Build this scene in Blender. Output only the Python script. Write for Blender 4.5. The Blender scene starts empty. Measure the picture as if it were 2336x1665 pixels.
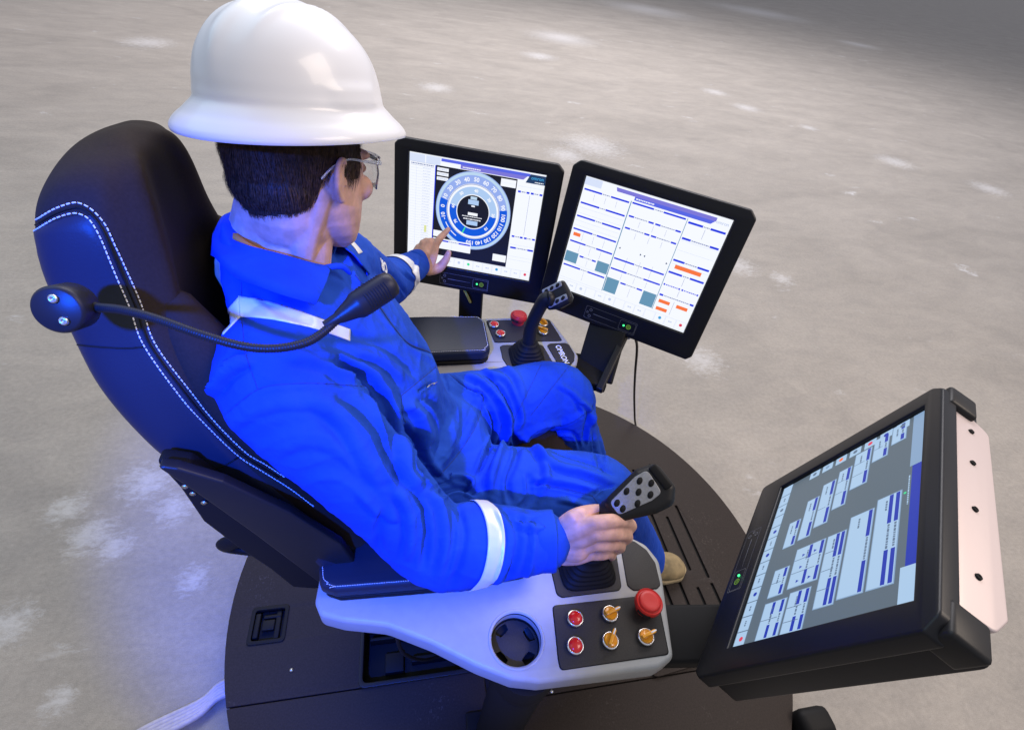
import bpy, bmesh, math, random, numpy as np
from mathutils import Vector, Matrix
from mathutils.bvhtree import BVHTree
random.seed(7); np.random.seed(7)
PI = math.pi
scene = bpy.context.scene
col = scene.collection

# ------------------------------------------------------------------ camera
# chair frame: X forward (where the seat faces), Y to the sitter's left, Z up, metres, floor at z = 0
CAM = np.array([-0.3031, -0.6569, 1.57])
RC = np.array([[0.9793697216, -0.1647762148, 0.1169775509],
               [-0.0327202162, -0.7005463681, -0.7128563486],
               [0.1994099692, 0.6943223929, -0.6914854148]])
FPX, W, H, DY = 1117.29, 2336, 1665, 50
SD = 2336 / 2278
cd = bpy.data.cameras.new("camera")
cam = bpy.data.objects.new("camera", cd); col.objects.link(cam)
m = Matrix.Identity(4)
for i in range(3):
    m[i][0] = RC[0][i]; m[i][1] = -RC[1][i]; m[i][2] = -RC[2][i]; m[i][3] = CAM[i]
cam.matrix_world = m
cd.sensor_width = 36; cd.lens = FPX / W * 36; cd.shift_y = DY / W
cd.clip_start = 0.02; cd.clip_end = 1000
scene.camera = cam
cd.dof.use_dof = False

# ------------------------------------------------------------------ world, lamps, exposure
world = bpy.data.worlds.new("World"); scene.world = world; world.use_nodes = True
bgn = world.node_tree.nodes["Background"]
bgn.inputs[0].default_value = (0.83, 0.86, 1.0, 1); bgn.inputs[1].default_value = 0.50
scene.view_settings.view_transform = 'Standard'; scene.view_settings.look = 'None'
scene.view_settings.exposure = 0; scene.view_settings.gamma = 1

def look(o, target):
    d = Vector(target) - o.location
    o.rotation_euler = d.to_track_quat('-Z', 'Y').to_euler()
def area(name, loc, target, size, power, color, sy=None):
    l = bpy.data.lights.new(name, 'AREA'); l.energy = power; l.color = color; l.size = size
    if sy: l.shape = 'RECTANGLE'; l.size_y = sy
    o = bpy.data.objects.new(name, l); col.objects.link(o); o.location = loc; look(o, target); return o
def spot(name, loc, target, power, color, angle, blend, rad):
    l = bpy.data.lights.new(name, 'SPOT'); l.energy = power; l.color = color
    l.spot_size = math.radians(angle); l.spot_blend = blend; l.shadow_soft_size = rad
    o = bpy.data.objects.new(name, l); col.objects.link(o); o.location = loc; look(o, target); return o
area("ceiling_lamp_warm", (2.4, -0.8, 3.6), (0.6, 0.0, 0.3), 1.8, 86, (1.0, 0.84, 0.70))
area("ceiling_lamp_cool", (-2.6, 1.4, 3.8), (-1.0, 0.6, 0.3), 3.0, 34, (0.42, 0.76, 1.0))
area("far_floor_fill", (2.5, 8.0, 8.0), (2.5, 9.0, 0), 10.0, 1700, (0.97, 0.93, 0.96), 6.0)  # unseen fill light, added to keep the distant floor from going dark
spot("blue_spotlight", (-0.70, -1.05, 1.85), (-0.50, 0.02, 0.62), 300, (0.0010, 0.080, 1.0), 49, 0.50, 0.026)

# ------------------------------------------------------------------ picture ray helpers (used to measure places)
def _ray(x, y): return RC.T @ np.array([(x - W / 2) / FPX, (y - H / 2 - DY) / FPX, 1.0])
def pt(x, y, ax, v, k=SD):
    r = _ray(x * k, y * k); i = 'xyz'.index(ax); return Vector(CAM + r * (v - CAM[i]) / r[i])
def ptd(x, y, d, k=SD): return Vector(CAM + _ray(x * k, y * k) * d)
def ptpl(x, y, P0, n, k=SD):
    r = _ray(x * k, y * k); n = np.array(n, float); return Vector(CAM + r * float((np.array(P0, float) - CAM) @ n) / float(r @ n))
def projn(P):
    q = (np.asarray(P) - CAM) @ RC.T
    return np.stack([(q[:, 0] / q[:, 2] * FPX + W / 2) / SD, (q[:, 1] / q[:, 2] * FPX + H / 2 + DY) / SD, q[:, 2]], 1)

# ------------------------------------------------------------------ materials
def mat(name, base, rough=0.5, metal=0.0, spec=0.5, noise=0.0, nscale=30.0, bump=0.0, bscale=200.0, coat=0.0, sheen=0.0,
        sss=0.0, c2=None, emit=None, estr=1.0, trans=0.0, ior=1.45, bdist=0.001):
    mt = bpy.data.materials.new(name); mt.use_nodes = True
    nt = mt.node_tree; b = nt.nodes["Principled BSDF"]
    b.inputs['Base Color'].default_value = (*base, 1); b.inputs['Roughness'].default_value = rough
    b.inputs['Metallic'].default_value = metal; b.inputs['Specular IOR Level'].default_value = spec
    b.inputs['Coat Weight'].default_value = coat; b.inputs['Sheen Weight'].default_value = sheen
    b.inputs['Transmission Weight'].default_value = trans; b.inputs['IOR'].default_value = ior
    if sss: b.inputs['Subsurface Weight'].default_value = sss; b.inputs['Subsurface Radius'].default_value = (0.01, 0.004, 0.002); b.inputs['Subsurface Scale'].default_value = 0.6
    if emit: b.inputs['Emission Color'].default_value = (*emit, 1); b.inputs['Emission Strength'].default_value = estr
    tc = nt.nodes.new('ShaderNodeTexCoord')
    if noise or c2:
        n = nt.nodes.new('ShaderNodeTexNoise'); n.inputs['Scale'].default_value = nscale; n.inputs['Detail'].default_value = 6
        nt.links.new(tc.outputs['Object'], n.inputs['Vector'])
        r = nt.nodes.new('ShaderNodeValToRGB')
        a = c2 if c2 else tuple(max(0, c * (1 - noise)) for c in base)
        z = base if c2 else tuple(min(1, c * (1 + noise)) for c in base)
        r.color_ramp.elements[0].position = 0.35; r.color_ramp.elements[1].position = 0.68
        r.color_ramp.elements[0].color = (*a, 1); r.color_ramp.elements[1].color = (*z, 1)
        nt.links.new(n.outputs['Fac'], r.inputs['Fac']); nt.links.new(r.outputs['Color'], b.inputs['Base Color'])
    if bump:
        n2 = nt.nodes.new('ShaderNodeTexNoise'); n2.inputs['Scale'].default_value = bscale; n2.inputs['Detail'].default_value = 4
        nt.links.new(tc.outputs['Object'], n2.inputs['Vector'])
        bp = nt.nodes.new('ShaderNodeBump'); bp.inputs['Strength'].default_value = bump; bp.inputs['Distance'].default_value = bdist
        nt.links.new(n2.outputs['Fac'], bp.inputs['Height']); nt.links.new(bp.outputs['Normal'], b.inputs['Normal'])
    return mt
def emis(name, c, s=1.0):
    mt = bpy.data.materials.new(name); mt.use_nodes = True; nt = mt.node_tree
    b = nt.nodes["Principled BSDF"]; b.inputs['Base Color'].default_value = (0.02, 0.02, 0.02, 1); b.inputs['Roughness'].default_value = 0.35
    b.inputs['Specular IOR Level'].default_value = 0.25
    b.inputs['Emission Color'].default_value = (*c, 1); b.inputs['Emission Strength'].default_value = s
    return mt
M = {}
M['helmet'] = mat('white_glossy_plastic', (0.84, 0.85, 0.90), 0.32, coat=0.25, bump=0.03, bscale=25, bdist=0.002)
M['skin'] = mat('skin', (0.60, 0.34, 0.25), 0.52, sss=0.06, noise=0.16, nscale=55, bump=0.45, bscale=380, bdist=0.0006)
M['hairbase'] = mat('hair_roots', (0.018, 0.010, 0.007), 0.6, noise=0.4, nscale=90)
M['hair'] = mat('brown_hair', (0.055, 0.028, 0.016), 0.6, spec=.25, noise=0.5, nscale=200)
M['lens'] = mat('clear_lens', (0.95, 0.97, 1.0), 0.03, trans=0.95, ior=1.45)
M['tape'] = mat('reflective_tape', (0.66, 0.66, 0.68), 0.38, metal=0.15, bump=0.2, bscale=900, bdist=0.0004)
M['shirt'] = mat('orange_undershirt', (0.55, 0.22, 0.05), 0.8, bump=0.3, bscale=600)
M['white_thread'] = mat('white_thread', (0.75, 0.74, 0.72), 0.6)
M['leather'] = mat('black_vinyl', (0.014, 0.019, 0.034), 0.46, spec=.28, bump=0.25, bscale=420, bdist=0.0006)
M['fabric'] = mat('dark_brown_fabric', (0.027, 0.018, 0.014), 0.85, sheen=0.0, spec=0.22, noise=0.10, nscale=300, bump=0.3, bscale=700, bdist=0.0006)
M['blackplastic'] = mat('black_plastic', (0.013, 0.012, 0.012), 0.42, spec=.32, bump=0.12, bscale=500, bdist=0.0004)
M['blackmatte'] = mat('matt_black_plastic', (0.0075, 0.0070, 0.0070), 0.6, spec=.22)
M['void'] = mat('hollow_shade_black', (0.003, 0.003, 0.003), 0.9)  # near-black that paints shade into hollows and gaps; thumb buttons share it
M['bezel'] = mat('monitor_bezel', (0.009, 0.009, 0.011), 0.36, spec=.35, bump=0.08, bscale=600, bdist=0.0004)
M['grey'] = mat('light_grey_console_plastic', (0.36, 0.355, 0.335), 0.42, bump=0.15, bscale=700, bdist=0.0004, noise=0.03, nscale=60)
M['plate'] = mat('charcoal_plate', (0.034, 0.030, 0.027), 0.5, spec=.3, bump=0.15, bscale=900, bdist=0.0003, noise=0.15, nscale=500)
M['red'] = mat('red_button_plastic', (0.70, 0.012, 0.008), 0.22, coat=0.4)
M['redm'] = mat('red_mushroom_plastic', (0.55, 0.025, 0.02), 0.42)
M['amber'] = mat('amber_plastic', (0.80, 0.34, 0.015), 0.2, coat=0.4, sss=0.1)
M['chrome'] = mat('chrome_ring', (0.75, 0.75, 0.75), 0.2, metal=1.0)
M['steel'] = mat('bolt_steel', (0.6, 0.6, 0.6), 0.3, metal=1.0)
M['metalside'] = mat('brushed_metal_side', (0.62, 0.52, 0.50), 0.45, metal=0.35, bump=0.1, bscale=60)
M['stickmetal'] = mat('silver_button_plate', (0.30, 0.30, 0.31), 0.42, metal=0.5, bump=0.3, bscale=500, bdist=0.0005, noise=0.12, nscale=250)
M['boot'] = mat('suede_boot', (0.30, 0.22, 0.11), 0.85, c2=(0.15, 0.115, 0.06), nscale=30, bump=0.4, bscale=300)
M['sole'] = mat('boot_sole_rubber', (0.36, 0.28, 0.16), 0.8, noise=0.2)
M['cablew'] = mat('braided_cable_sleeve', (0.42, 0.40, 0.46), 0.55, noise=0.1, nscale=90)
M['yellow'] = mat('yellow_wire', (0.6, 0.42, 0.04), 0.5)
M['whiteprint'] = mat('white_print', (0.8, 0.8, 0.8), 0.5)
M['greyprint'] = mat('grey_print', (0.22, 0.22, 0.23), 0.5)
M['led'] = emis('green_led', (0.05, 1.0, 0.25), 2.5)
M['ledring'] = emis('green_icon', (0.30, 0.62, 0.05), 0.5)

def cloth_mat():
    mt = mat('royal_blue_coverall_cloth', (0.010, 0.060, 0.42), 0.88, sheen=0.0, spec=.18)
    nt = mt.node_tree; b = nt.nodes["Principled BSDF"]; tc = nt.nodes.new('ShaderNodeTexCoord')
    n = nt.nodes.new('ShaderNodeTexNoise'); n.inputs['Scale'].default_value = 14; n.inputs['Detail'].default_value = 5
    nt.links.new(tc.outputs['Object'], n.inputs['Vector'])
    r = nt.nodes.new('ShaderNodeValToRGB'); r.color_ramp.elements[0].color = (0.008, 0.048, 0.36, 1); r.color_ramp.elements[1].color = (0.013, 0.068, 0.46, 1)
    r.color_ramp.elements[0].position = .3; r.color_ramp.elements[1].position = .7
    nt.links.new(n.outputs['Fac'], r.inputs['Fac']); nt.links.new(r.outputs['Color'], b.inputs['Base Color'])
    w = nt.nodes.new('ShaderNodeTexWave'); w.inputs['Scale'].default_value = 260; w.inputs['Distortion'].default_value = 1.5
    w.bands_direction = 'DIAGONAL'
    nt.links.new(tc.outputs['Object'], w.inputs['Vector'])
    n2 = nt.nodes.new('ShaderNodeTexNoise'); n2.inputs['Scale'].default_value = 38; n2.inputs['Detail'].default_value = 5; n2.inputs['Distortion'].default_value = 0.6
    nt.links.new(tc.outputs['Object'], n2.inputs['Vector'])
    b1 = nt.nodes.new('ShaderNodeBump'); b1.inputs['Strength'].default_value = 0.18; b1.inputs['Distance'].default_value = 0.0004
    b2 = nt.nodes.new('ShaderNodeBump'); b2.inputs['Strength'].default_value = 0.35; b2.inputs['Distance'].default_value = 0.006
    nt.links.new(w.outputs['Fac'], b1.inputs['Height']); nt.links.new(n2.outputs['Fac'], b2.inputs['Height'])
    nt.links.new(b2.outputs['Normal'], b1.inputs['Normal']); nt.links.new(b1.outputs['Normal'], b.inputs['Normal'])
    return mt
M['cloth'] = cloth_mat()
M['clothdark'] = mat('blue_seam_thread', (0.010, 0.030, 0.16), 0.85)

SCUFFS = [(150, 1130, .15), (200, 1190, .18), (255, 1215, .14), (330, 1070, .22), (390, 1130, .16), (20, 1390, .16), (430, 1290, .12), (1320, 325, .8), (1260, 345, .5), (1440, 22, 3.5), (1690, 28, 4.5), (1250, 85, 1.6), (1200, 125, .7), (970, 195, .5), (1660, 240, .5), (1590, 205, .5), (1990, 360, .55), (1800, 285, .3), (1640, 590, .35), (1560, 800, .30), (1740, 620, .2), (1910, 100, 1.5), (2200, 420, .5), (330, 95, .7), (1130, 1000, .1), (130, 1560, .10)]
def floor_mat():
    mt = bpy.data.materials.new('worn_concrete'); mt.use_nodes = True; nt = mt.node_tree; L = nt.links.new
    b = nt.nodes["Principled BSDF"]; b.inputs['Roughness'].default_value = 0.62; b.inputs['Specular IOR Level'].default_value = 0.35
    tc = nt.nodes.new('ShaderNodeTexCoord')
    mp = nt.nodes.new('ShaderNodeMapping'); mp.inputs['Rotation'].default_value = (0, 0, math.radians(-38)); mp.inputs['Scale'].default_value = (1.0, 1.9, 1)
    L(tc.outputs['Object'], mp.inputs['Vector'])
    def noise(sc, det, vec=None, dist=0.0, rough=0.55):
        n = nt.nodes.new('ShaderNodeTexNoise'); n.inputs['Scale'].default_value = sc; n.inputs['Detail'].default_value = det
        n.inputs['Distortion'].default_value = dist; n.inputs['Roughness'].default_value = rough
        L((vec or tc).outputs[0 if vec else 'Object'], n.inputs['Vector']); return n
    def ramp(src, p0, p1, c0, c1):
        r = nt.nodes.new('ShaderNodeValToRGB'); r.color_ramp.elements[0].position = p0; r.color_ramp.elements[1].position = p1
        r.color_ramp.elements[0].color = c0; r.color_ramp.elements[1].color = c1; L(src.outputs['Fac'], r.inputs['Fac']); return r
    def mix(fac, a, bb, mode='MIX'):
        x = nt.nodes.new('ShaderNodeMix'); x.data_type = 'RGBA'; x.blend_type = mode
        if isinstance(fac, float): x.inputs[0].default_value = fac
        else: L(fac, x.inputs[0])
        for s_, i in ((a, 6), (bb, 7)):
            if isinstance(s_, tuple): x.inputs[i].default_value = s_
            else: L(s_, x.inputs[i])
        return x
    big = ramp(noise(1.1, 7, mp, 0.8), 0.30, 0.72, (0.272, 0.248, 0.218, 1), (0.345, 0.314, 0.276, 1))
    streak = ramp(noise(5.5, 9, mp, 0.6, 0.65), 0.35, 0.75, (0.90, 0.90, 0.91, 1), (1.07, 1.06, 1.05, 1))
    c = mix(1.0, big.outputs['Color'], streak.outputs['Color'], 'MULTIPLY')
    fine = ramp(noise(60, 6), 0.3, 0.72, (0.90, 0.90, 0.90, 1), (1.08, 1.08, 1.08, 1))
    c = mix(1.0, c.outputs[2], fine.outputs['Color'], 'MULTIPLY')
    grit = ramp(noise(420, 3), 0.25, 0.8, (0.80, 0.80, 0.80, 1), (1.14, 1.14, 1.14, 1))
    c = mix(1.0, c.outputs[2], grit.outputs['Color'], 'MULTIPLY')
    # chalky white scuffs: sparse patches broken up by a finer noise
    sp = ramp(noise(2.3, 3, mp, 0.4), 0.67, 0.79, (0, 0, 0, 1), (1, 1, 1, 1))
    br = ramp(noise(14, 10, mp, 1.4, 0.72), 0.46, 0.60, (0, 0, 0, 1), (1, 1, 1, 1))
    pm = mix(1.0, sp.outputs['Color'], br.outputs['Color'], 'MULTIPLY')
    c = mix(pm.outputs[2], c.outputs[2], (0.62, 0.62, 0.64, 1))
    # larger chalky scuffs, each with a place of its own
    acc = None
    geo = nt.nodes.new('ShaderNodeNewGeometry')
    for (sx_, sy_, rad) in SCUFFS:
        q = pt(sx_, sy_, 'z', 0.0)
        vd = nt.nodes.new('ShaderNodeVectorMath'); vd.operation = 'DISTANCE'; L(geo.outputs['Position'], vd.inputs[0]); vd.inputs[1].default_value = (q.x, q.y, 0)
        mr = nt.nodes.new('ShaderNodeMapRange'); mr.inputs[1].default_value = 0; mr.inputs[2].default_value = rad * .85; mr.inputs[3].default_value = 1; mr.inputs[4].default_value = 0; L(vd.outputs['Value'], mr.inputs[0])
        if acc is None: acc = mr.outputs[0]
        else:
            mx_ = nt.nodes.new('ShaderNodeMath'); mx_.operation = 'MAXIMUM'; L(acc, mx_.inputs[0]); L(mr.outputs[0], mx_.inputs[1]); acc = mx_.outputs[0]
    nn = noise(22, 14, mp, 0.3, 0.82)
    ad = nt.nodes.new('ShaderNodeMath'); ad.operation = 'MULTIPLY_ADD'; L(acc, ad.inputs[0]); ad.inputs[1].default_value = 0.42; L(nn.outputs['Fac'], ad.inputs[2])
    mr2 = nt.nodes.new('ShaderNodeMapRange'); mr2.inputs[1].default_value = 0.70; mr2.inputs[2].default_value = 0.90; mr2.inputs[3].default_value = 0; mr2.inputs[4].default_value = 0.36; L(ad.outputs[0], mr2.inputs[0])
    gate = nt.nodes.new('ShaderNodeMath'); gate.operation = 'GREATER_THAN'; gate.inputs[1].default_value = 0.001; L(acc, gate.inputs[0])
    gm = nt.nodes.new('ShaderNodeMath'); gm.operation = 'MULTIPLY'; L(mr2.outputs[0], gm.inputs[0]); L(gate.outputs[0], gm.inputs[1])
    c = mix(gm.outputs[0], c.outputs[2], (0.66, 0.66, 0.68, 1))
    # dark pits
    dk = ramp(noise(26, 6, mp, 2.0, 0.7), 0.70, 0.76, (0, 0, 0, 1), (1, 1, 1, 1))
    dm = nt.nodes.new('ShaderNodeMath'); dm.operation = 'MULTIPLY'; dm.inputs[1].default_value = 0.45
    L(dk.outputs['Color'], dm.inputs[0])
    c = mix(dm.outputs[0], c.outputs[2], (0.26, 0.24, 0.21, 1))
    L(c.outputs[2], b.inputs['Base Color'])
    bp = nt.nodes.new('ShaderNodeBump'); bp.inputs['Strength'].default_value = 0.5; bp.inputs['Distance'].default_value = 0.004
    L(noise(30, 9, mp, 0.5, 0.65).outputs['Fac'], bp.inputs['Height']); L(bp.outputs['Normal'], b.inputs['Normal'])
    return mt
M['floor'] = floor_mat()

def base_mat():
    mt = mat('dark_textured_deck', (0.026, 0.019, 0.016), 0.6, spec=.22, noise=0.18, nscale=260, bump=0.25, bscale=520, bdist=0.0006)
    nt = mt.node_tree; L = nt.links.new; b = nt.nodes["Principled BSDF"]; tc = nt.nodes.new('ShaderNodeTexCoord')
    a = nt.nodes.new('ShaderNodeTexNoise'); a.inputs['Scale'].default_value = 5; a.inputs['Detail'].default_value = 2
    c = nt.nodes.new('ShaderNodeTexNoise'); c.inputs['Scale'].default_value = 130; c.inputs['Detail'].default_value = 3
    L(tc.outputs['Object'], a.inputs['Vector']); L(tc.outputs['Object'], c.inputs['Vector'])
    ra = nt.nodes.new('ShaderNodeValToRGB'); ra.color_ramp.elements[0].position = .56; ra.color_ramp.elements[1].position = .66
    rc = nt.nodes.new('ShaderNodeValToRGB'); rc.color_ramp.elements[0].position = .60; rc.color_ramp.elements[1].position = .68
    L(a.outputs['Fac'], ra.inputs['Fac']); L(c.outputs['Fac'], rc.inputs['Fac'])
    mu = nt.nodes.new('ShaderNodeMath'); mu.operation = 'MULTIPLY'; L(ra.outputs['Color'], mu.inputs[0]); L(rc.outputs['Color'], mu.inputs[1])
    m2 = nt.nodes.new('ShaderNodeMath'); m2.operation = 'MULTIPLY'; m2.inputs[1].default_value = .35; L(mu.outputs[0], m2.inputs[0])
    mx = nt.nodes.new('ShaderNodeMix'); mx.data_type = 'RGBA'; L(m2.outputs[0], mx.inputs[0])
    src = b.inputs['Base Color'].links[0].from_socket; L(src, mx.inputs[6]); mx.inputs[7].default_value = (0.09, 0.075, 0.065, 1)
    L(mx.outputs[2], b.inputs['Base Color'])
    return mt
M['deck'] = base_mat()

# ------------------------------------------------------------------ mesh helpers
def link(name, me, material, parent=None, smooth=False):
    o = bpy.data.objects.new(name, me); col.objects.link(o)
    mats = material if isinstance(material, (list, tuple)) else [material]
    for x in mats: me.materials.append(x)
    if smooth:
        me.polygons.foreach_set('use_smooth', [True] * len(me.polygons))
    if parent: o.parent = parent
    return o
def empty(name, label, cat, loc=(0, 0, 0), group=None):
    o = bpy.data.objects.new(name, None); col.objects.link(o); o.location = loc; o['label'] = label; o['category'] = cat
    o.empty_display_size = 0.05
    if group: o['group'] = group
    return o
class MB:
    def __init__(s): s.v = []; s.f = []; s.m = []
    def add(s, v, f, mi=0):
        k = len(s.v); s.v += [tuple(x) for x in v]; s.f += [tuple(i + k for i in q) for q in f]; s.m += [mi] * len(f); return s
    def mesh(s, name='mesh'):
        me = bpy.data.meshes.new(name); me.from_pydata(s.v, [], s.f); me.update(); return me
    def build(s, name, material, parent=None, smooth=False, origin=None):
        me = s.mesh(name)
        o = link(name, me, material, parent, smooth)
        if any(s.m): me.polygons.foreach_set('material_index', s.m)
        return o
def loft(rings, cap=True, closed=True):
    n = len(rings[0]); v = [p for r in rings for p in r]; f = []
    for i in range(len(rings) - 1):
        for j in range(n if closed else n - 1):
            a = i * n + j; b = i * n + (j + 1) % n
            f.append((a, b, b + n, a + n))
    if cap and closed:
        f.append(tuple(range(n - 1, -1, -1))); f.append(tuple(range((len(rings) - 1) * n, len(rings) * n)))
    return v, f
def catmull(P, sub=6, closed=False):
    P = [Vector(p) for p in P]; n = len(P); out = []
    rng = range(n if closed else n - 1)
    for i in rng:
        if closed: p0, p1, p2, p3 = P[(i - 1) % n], P[i], P[(i + 1) % n], P[(i + 2) % n]
        else: p0, p1, p2, p3 = P[max(i - 1, 0)], P[i], P[i + 1], P[min(i + 2, n - 1)]
        for k in range(sub):
            t = k / sub
            out.append(0.5 * ((2 * p1) + (-p0 + p2) * t + (2 * p0 - 5 * p1 + 4 * p2 - p3) * t * t + (-p0 + 3 * p1 - 3 * p2 + p3) * t ** 3))
    if not closed: out.append(P[-1].copy())
    return out
def tube(P, R, n=14, smoothsub=0, flat=1.0, cap_round=True, up=None):
    """tapered tube through the points; R one radius or one per point; rounded ends"""
    P = [Vector(p) for p in P]
    if not isinstance(R, (list, tuple)): R = [R] * len(P)
    if smoothsub:
        Q = catmull([(*p,) for p in P], smoothsub); RR = catmull([(r, 0, 0) for r in R], smoothsub)
        P = Q; R = [r.x for r in RR]
    if cap_round:
        d0 = (P[0] - P[1]).normalized(); d1 = (P[-1] - P[-2]).normalized()
        r0, r1 = R[0], R[-1]
        P = [P[0] + d0 * r0 * .95, P[0] + d0 * r0 * .75, P[0] + d0 * r0 * .4] + P + [P[-1] + d1 * r1 * .4, P[-1] + d1 * r1 * .75, P[-1] + d1 * r1 * .95]
        R = [r0 * .25, r0 * .66, r0 * .92] + list(R) + [r1 * .92, r1 * .66, r1 * .25]
    rings = []; nrm = None
    for i, p in enumerate(P):
        t = (P[min(i + 1, len(P) - 1)] - P[max(i - 1, 0)]).normalized()
        if nrm is None:
            nrm = Vector(up) if up else (Vector((0, 0, 1)) if abs(t.z) < .9 else Vector((1, 0, 0)))
        nrm = (nrm - t * nrm.dot(t)).normalized(); bi = t.cross(nrm)
        rings.append([p + (nrm * math.cos(2 * PI * k / n) + bi * math.sin(2 * PI * k / n) * flat) * R[i] for k in range(n)])
    return loft(rings)
def ellipsoid(c, r, rot=None, nu=20, nv=12):
    c = Vector(c); rings = []
    for i in range(1, nv):
        a = PI * i / nv
        ring = []
        for j in range(nu):
            b = 2 * PI * j / nu
            p = Vector((r[0] * math.sin(a) * math.cos(b), r[1] * math.sin(a) * math.sin(b), -r[2] * math.cos(a)))
            if rot: p = rot @ p
            ring.append(c + p)
        rings.append(ring)
    return loft(rings)
def lathe(profile, n=32, mtx=None):
    rings = [[Vector((r * math.cos(2 * PI * k / n), r * math.sin(2 * PI * k / n), z)) for k in range(n)] for r, z in profile]
    if mtx: rings = [[mtx @ p for p in r] for r in rings]
    return loft(rings)
def boxv(x0, x1, y0, y1, z0, z1, mtx=None):
    v = [Vector(p) for p in [(x0, y0, z0), (x1, y0, z0), (x1, y1, z0), (x0, y1, z0), (x0, y0, z1), (x1, y0, z1), (x1, y1, z1), (x0, y1, z1)]]
    if mtx: v = [mtx @ p for p in v]
    return v, [(0, 3, 2, 1), (4, 5, 6, 7), (0, 1, 5, 4), (1, 2, 6, 5), (2, 3, 7, 6), (3, 0, 4, 7)]
def fillet(P, r, n=5):
    """round the corners of a 2D polygon; r one radius or one per corner"""
    out = []; N = len(P)
    for i in range(N):
        p = Vector(P[i]); a = Vector(P[i - 1]); b = Vector(P[(i + 1) % N]); rr = r[i] if isinstance(r, (list, tuple)) else r
        da = (a - p); db = (b - p); la, lb = da.length, db.length; da.normalize(); db.normalize()
        ang = math.acos(max(-1, min(1, da.dot(db))))
        if rr <= 1e-6 or ang > PI - .05: out.append(p); continue
        t = min(rr / math.tan(ang / 2), la * .48, lb * .48); q0 = p + da * t; q1 = p + db * t
        for k in range(n + 1):
            s = k / n; out.append((1 - s) ** 2 * q0 + 2 * s * (1 - s) * p + s * s * q1)
    return out
def circle2(cx, cy, r, n=40): return [Vector((cx + r * math.cos(2 * PI * k / n), cy + r * math.sin(2 * PI * k / n))) for k in range(n)]
def slab(loops, z0, z1, bev=0.0, res=3):
    """plate with holes: first loop is the outline; returns a mesh"""
    cu = bpy.data.curves.new('slab', 'CURVE'); cu.dimensions = '2D'; cu.fill_mode = 'BOTH'
    for lp in loops:
        s = cu.splines.new('POLY'); s.points.add(len(lp) - 1)
        for k, p in enumerate(lp): s.points[k].co = (p[0], p[1], 0, 1)
        s.use_cyclic_u = True
    h = (z1 - z0) / 2; cu.extrude = max(h - bev, 1e-5); cu.bevel_depth = bev; cu.bevel_resolution = res; cu.offset = -bev
    o = bpy.data.objects.new('tmp', cu); col.objects.link(o); dg = bpy.context.evaluated_depsgraph_get()
    me = bpy.data.meshes.new_from_object(o.evaluated_get(dg)); bpy.data.objects.remove(o); bpy.data.curves.remove(cu)
    me.transform(Matrix.Translation((0, 0, (z0 + z1) / 2)))
    me.materials.clear()
    return me
def smooth_angle(me, deg=35):
    me.polygons.foreach_set('use_smooth', [True] * len(me.polygons))
    bm = bmesh.new(); bm.from_mesh(me); bmesh.ops.remove_doubles(bm, verts=bm.verts, dist=1e-5)
    lim = math.radians(deg)
    for e in bm.edges: e.smooth = not (len(e.link_faces) == 2 and e.calc_face_angle(0) > lim)
    bm.to_mesh(me); bm.free(); return me
def slabo(name, loops, z0, z1, material, parent=None, bev=0.0, mtx=None, res=3, deg=35):
    me = slab(loops, z0, z1, bev, res)
    if mtx: me.transform(mtx)
    smooth_angle(me, deg)
    return link(name, me, material, parent)
def bevelbox(name, x0, x1, y0, y1, z0, z1, material, parent, bev=0.004, mtx=None, seg=3):
    bm = bmesh.new(); v, f = boxv(x0, x1, y0, y1, z0, z1)
    vs = [bm.verts.new(p) for p in v]
    for q in f: bm.faces.new([vs[i] for i in q])
    bmesh.ops.bevel(bm, geom=bm.edges[:], offset=bev, segments=seg, affect='EDGES', profile=.5)
    me = bpy.data.meshes.new(name); bm.to_mesh(me); bm.free()
    if mtx: me.transform(mtx)
    smooth_angle(me, 50); return link(name, me, material, parent)
def frame(c, r, u, n):
    mt = Matrix.Identity(4)
    for i in range(3): mt[i][0] = r[i]; mt[i][1] = u[i]; mt[i][2] = n[i]; mt[i][3] = c[i]
    return mt
def axis_frame(c, z, xhint=(1, 0, 0)):
    z = Vector(z).normalized(); x = Vector(xhint); x = (x - z * x.dot(z)).normalized(); return frame(Vector(c), x, z.cross(x), z)
def textmesh(s, size, mtx, align='CENTER', ext=0.0, bold=0.0, sx=1.0):
    cu = bpy.data.curves.new('t', 'FONT'); cu.body = s; cu.size = size; cu.align_x = align; cu.align_y = 'CENTER'; cu.extrude = ext; cu.offset = bold
    cu.resolution_u = 3
    o = bpy.data.objects.new('tmp', cu); col.objects.link(o); dg = bpy.context.evaluated_depsgraph_get()
    me = bpy.data.meshes.new_from_object(o.evaluated_get(dg)); bpy.data.objects.remove(o); bpy.data.curves.remove(cu)
    me.materials.clear(); me.transform(mtx @ Matrix.Diagonal((sx, 1, 1, 1)))
    return me
def me_vf(me): return [v.co.copy() for v in me.vertices], [tuple(p.vertices) for p in me.polygons]
def remesh(parts, voxel, smooth_it=6, fac=0.6):
    mb = MB()
    for v, f in parts: mb.add(v, f)
    me = mb.mesh(); 
    bm = bmesh.new(); bm.from_mesh(me); bmesh.ops.recalc_face_normals(bm, faces=bm.faces); bm.to_mesh(me); bm.free()
    o = bpy.data.objects.new('tmp', me); col.objects.link(o)
    md = o.modifiers.new('r', 'REMESH'); md.mode = 'VOXEL'; md.voxel_size = voxel; md.adaptivity = 0
    if smooth_it: s = o.modifiers.new('s', 'SMOOTH'); s.iterations = smooth_it; s.factor = fac
    dg = bpy.context.evaluated_depsgraph_get(); out = bpy.data.meshes.new_from_object(o.evaluated_get(dg))
    bpy.data.objects.remove(o); return out
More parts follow.
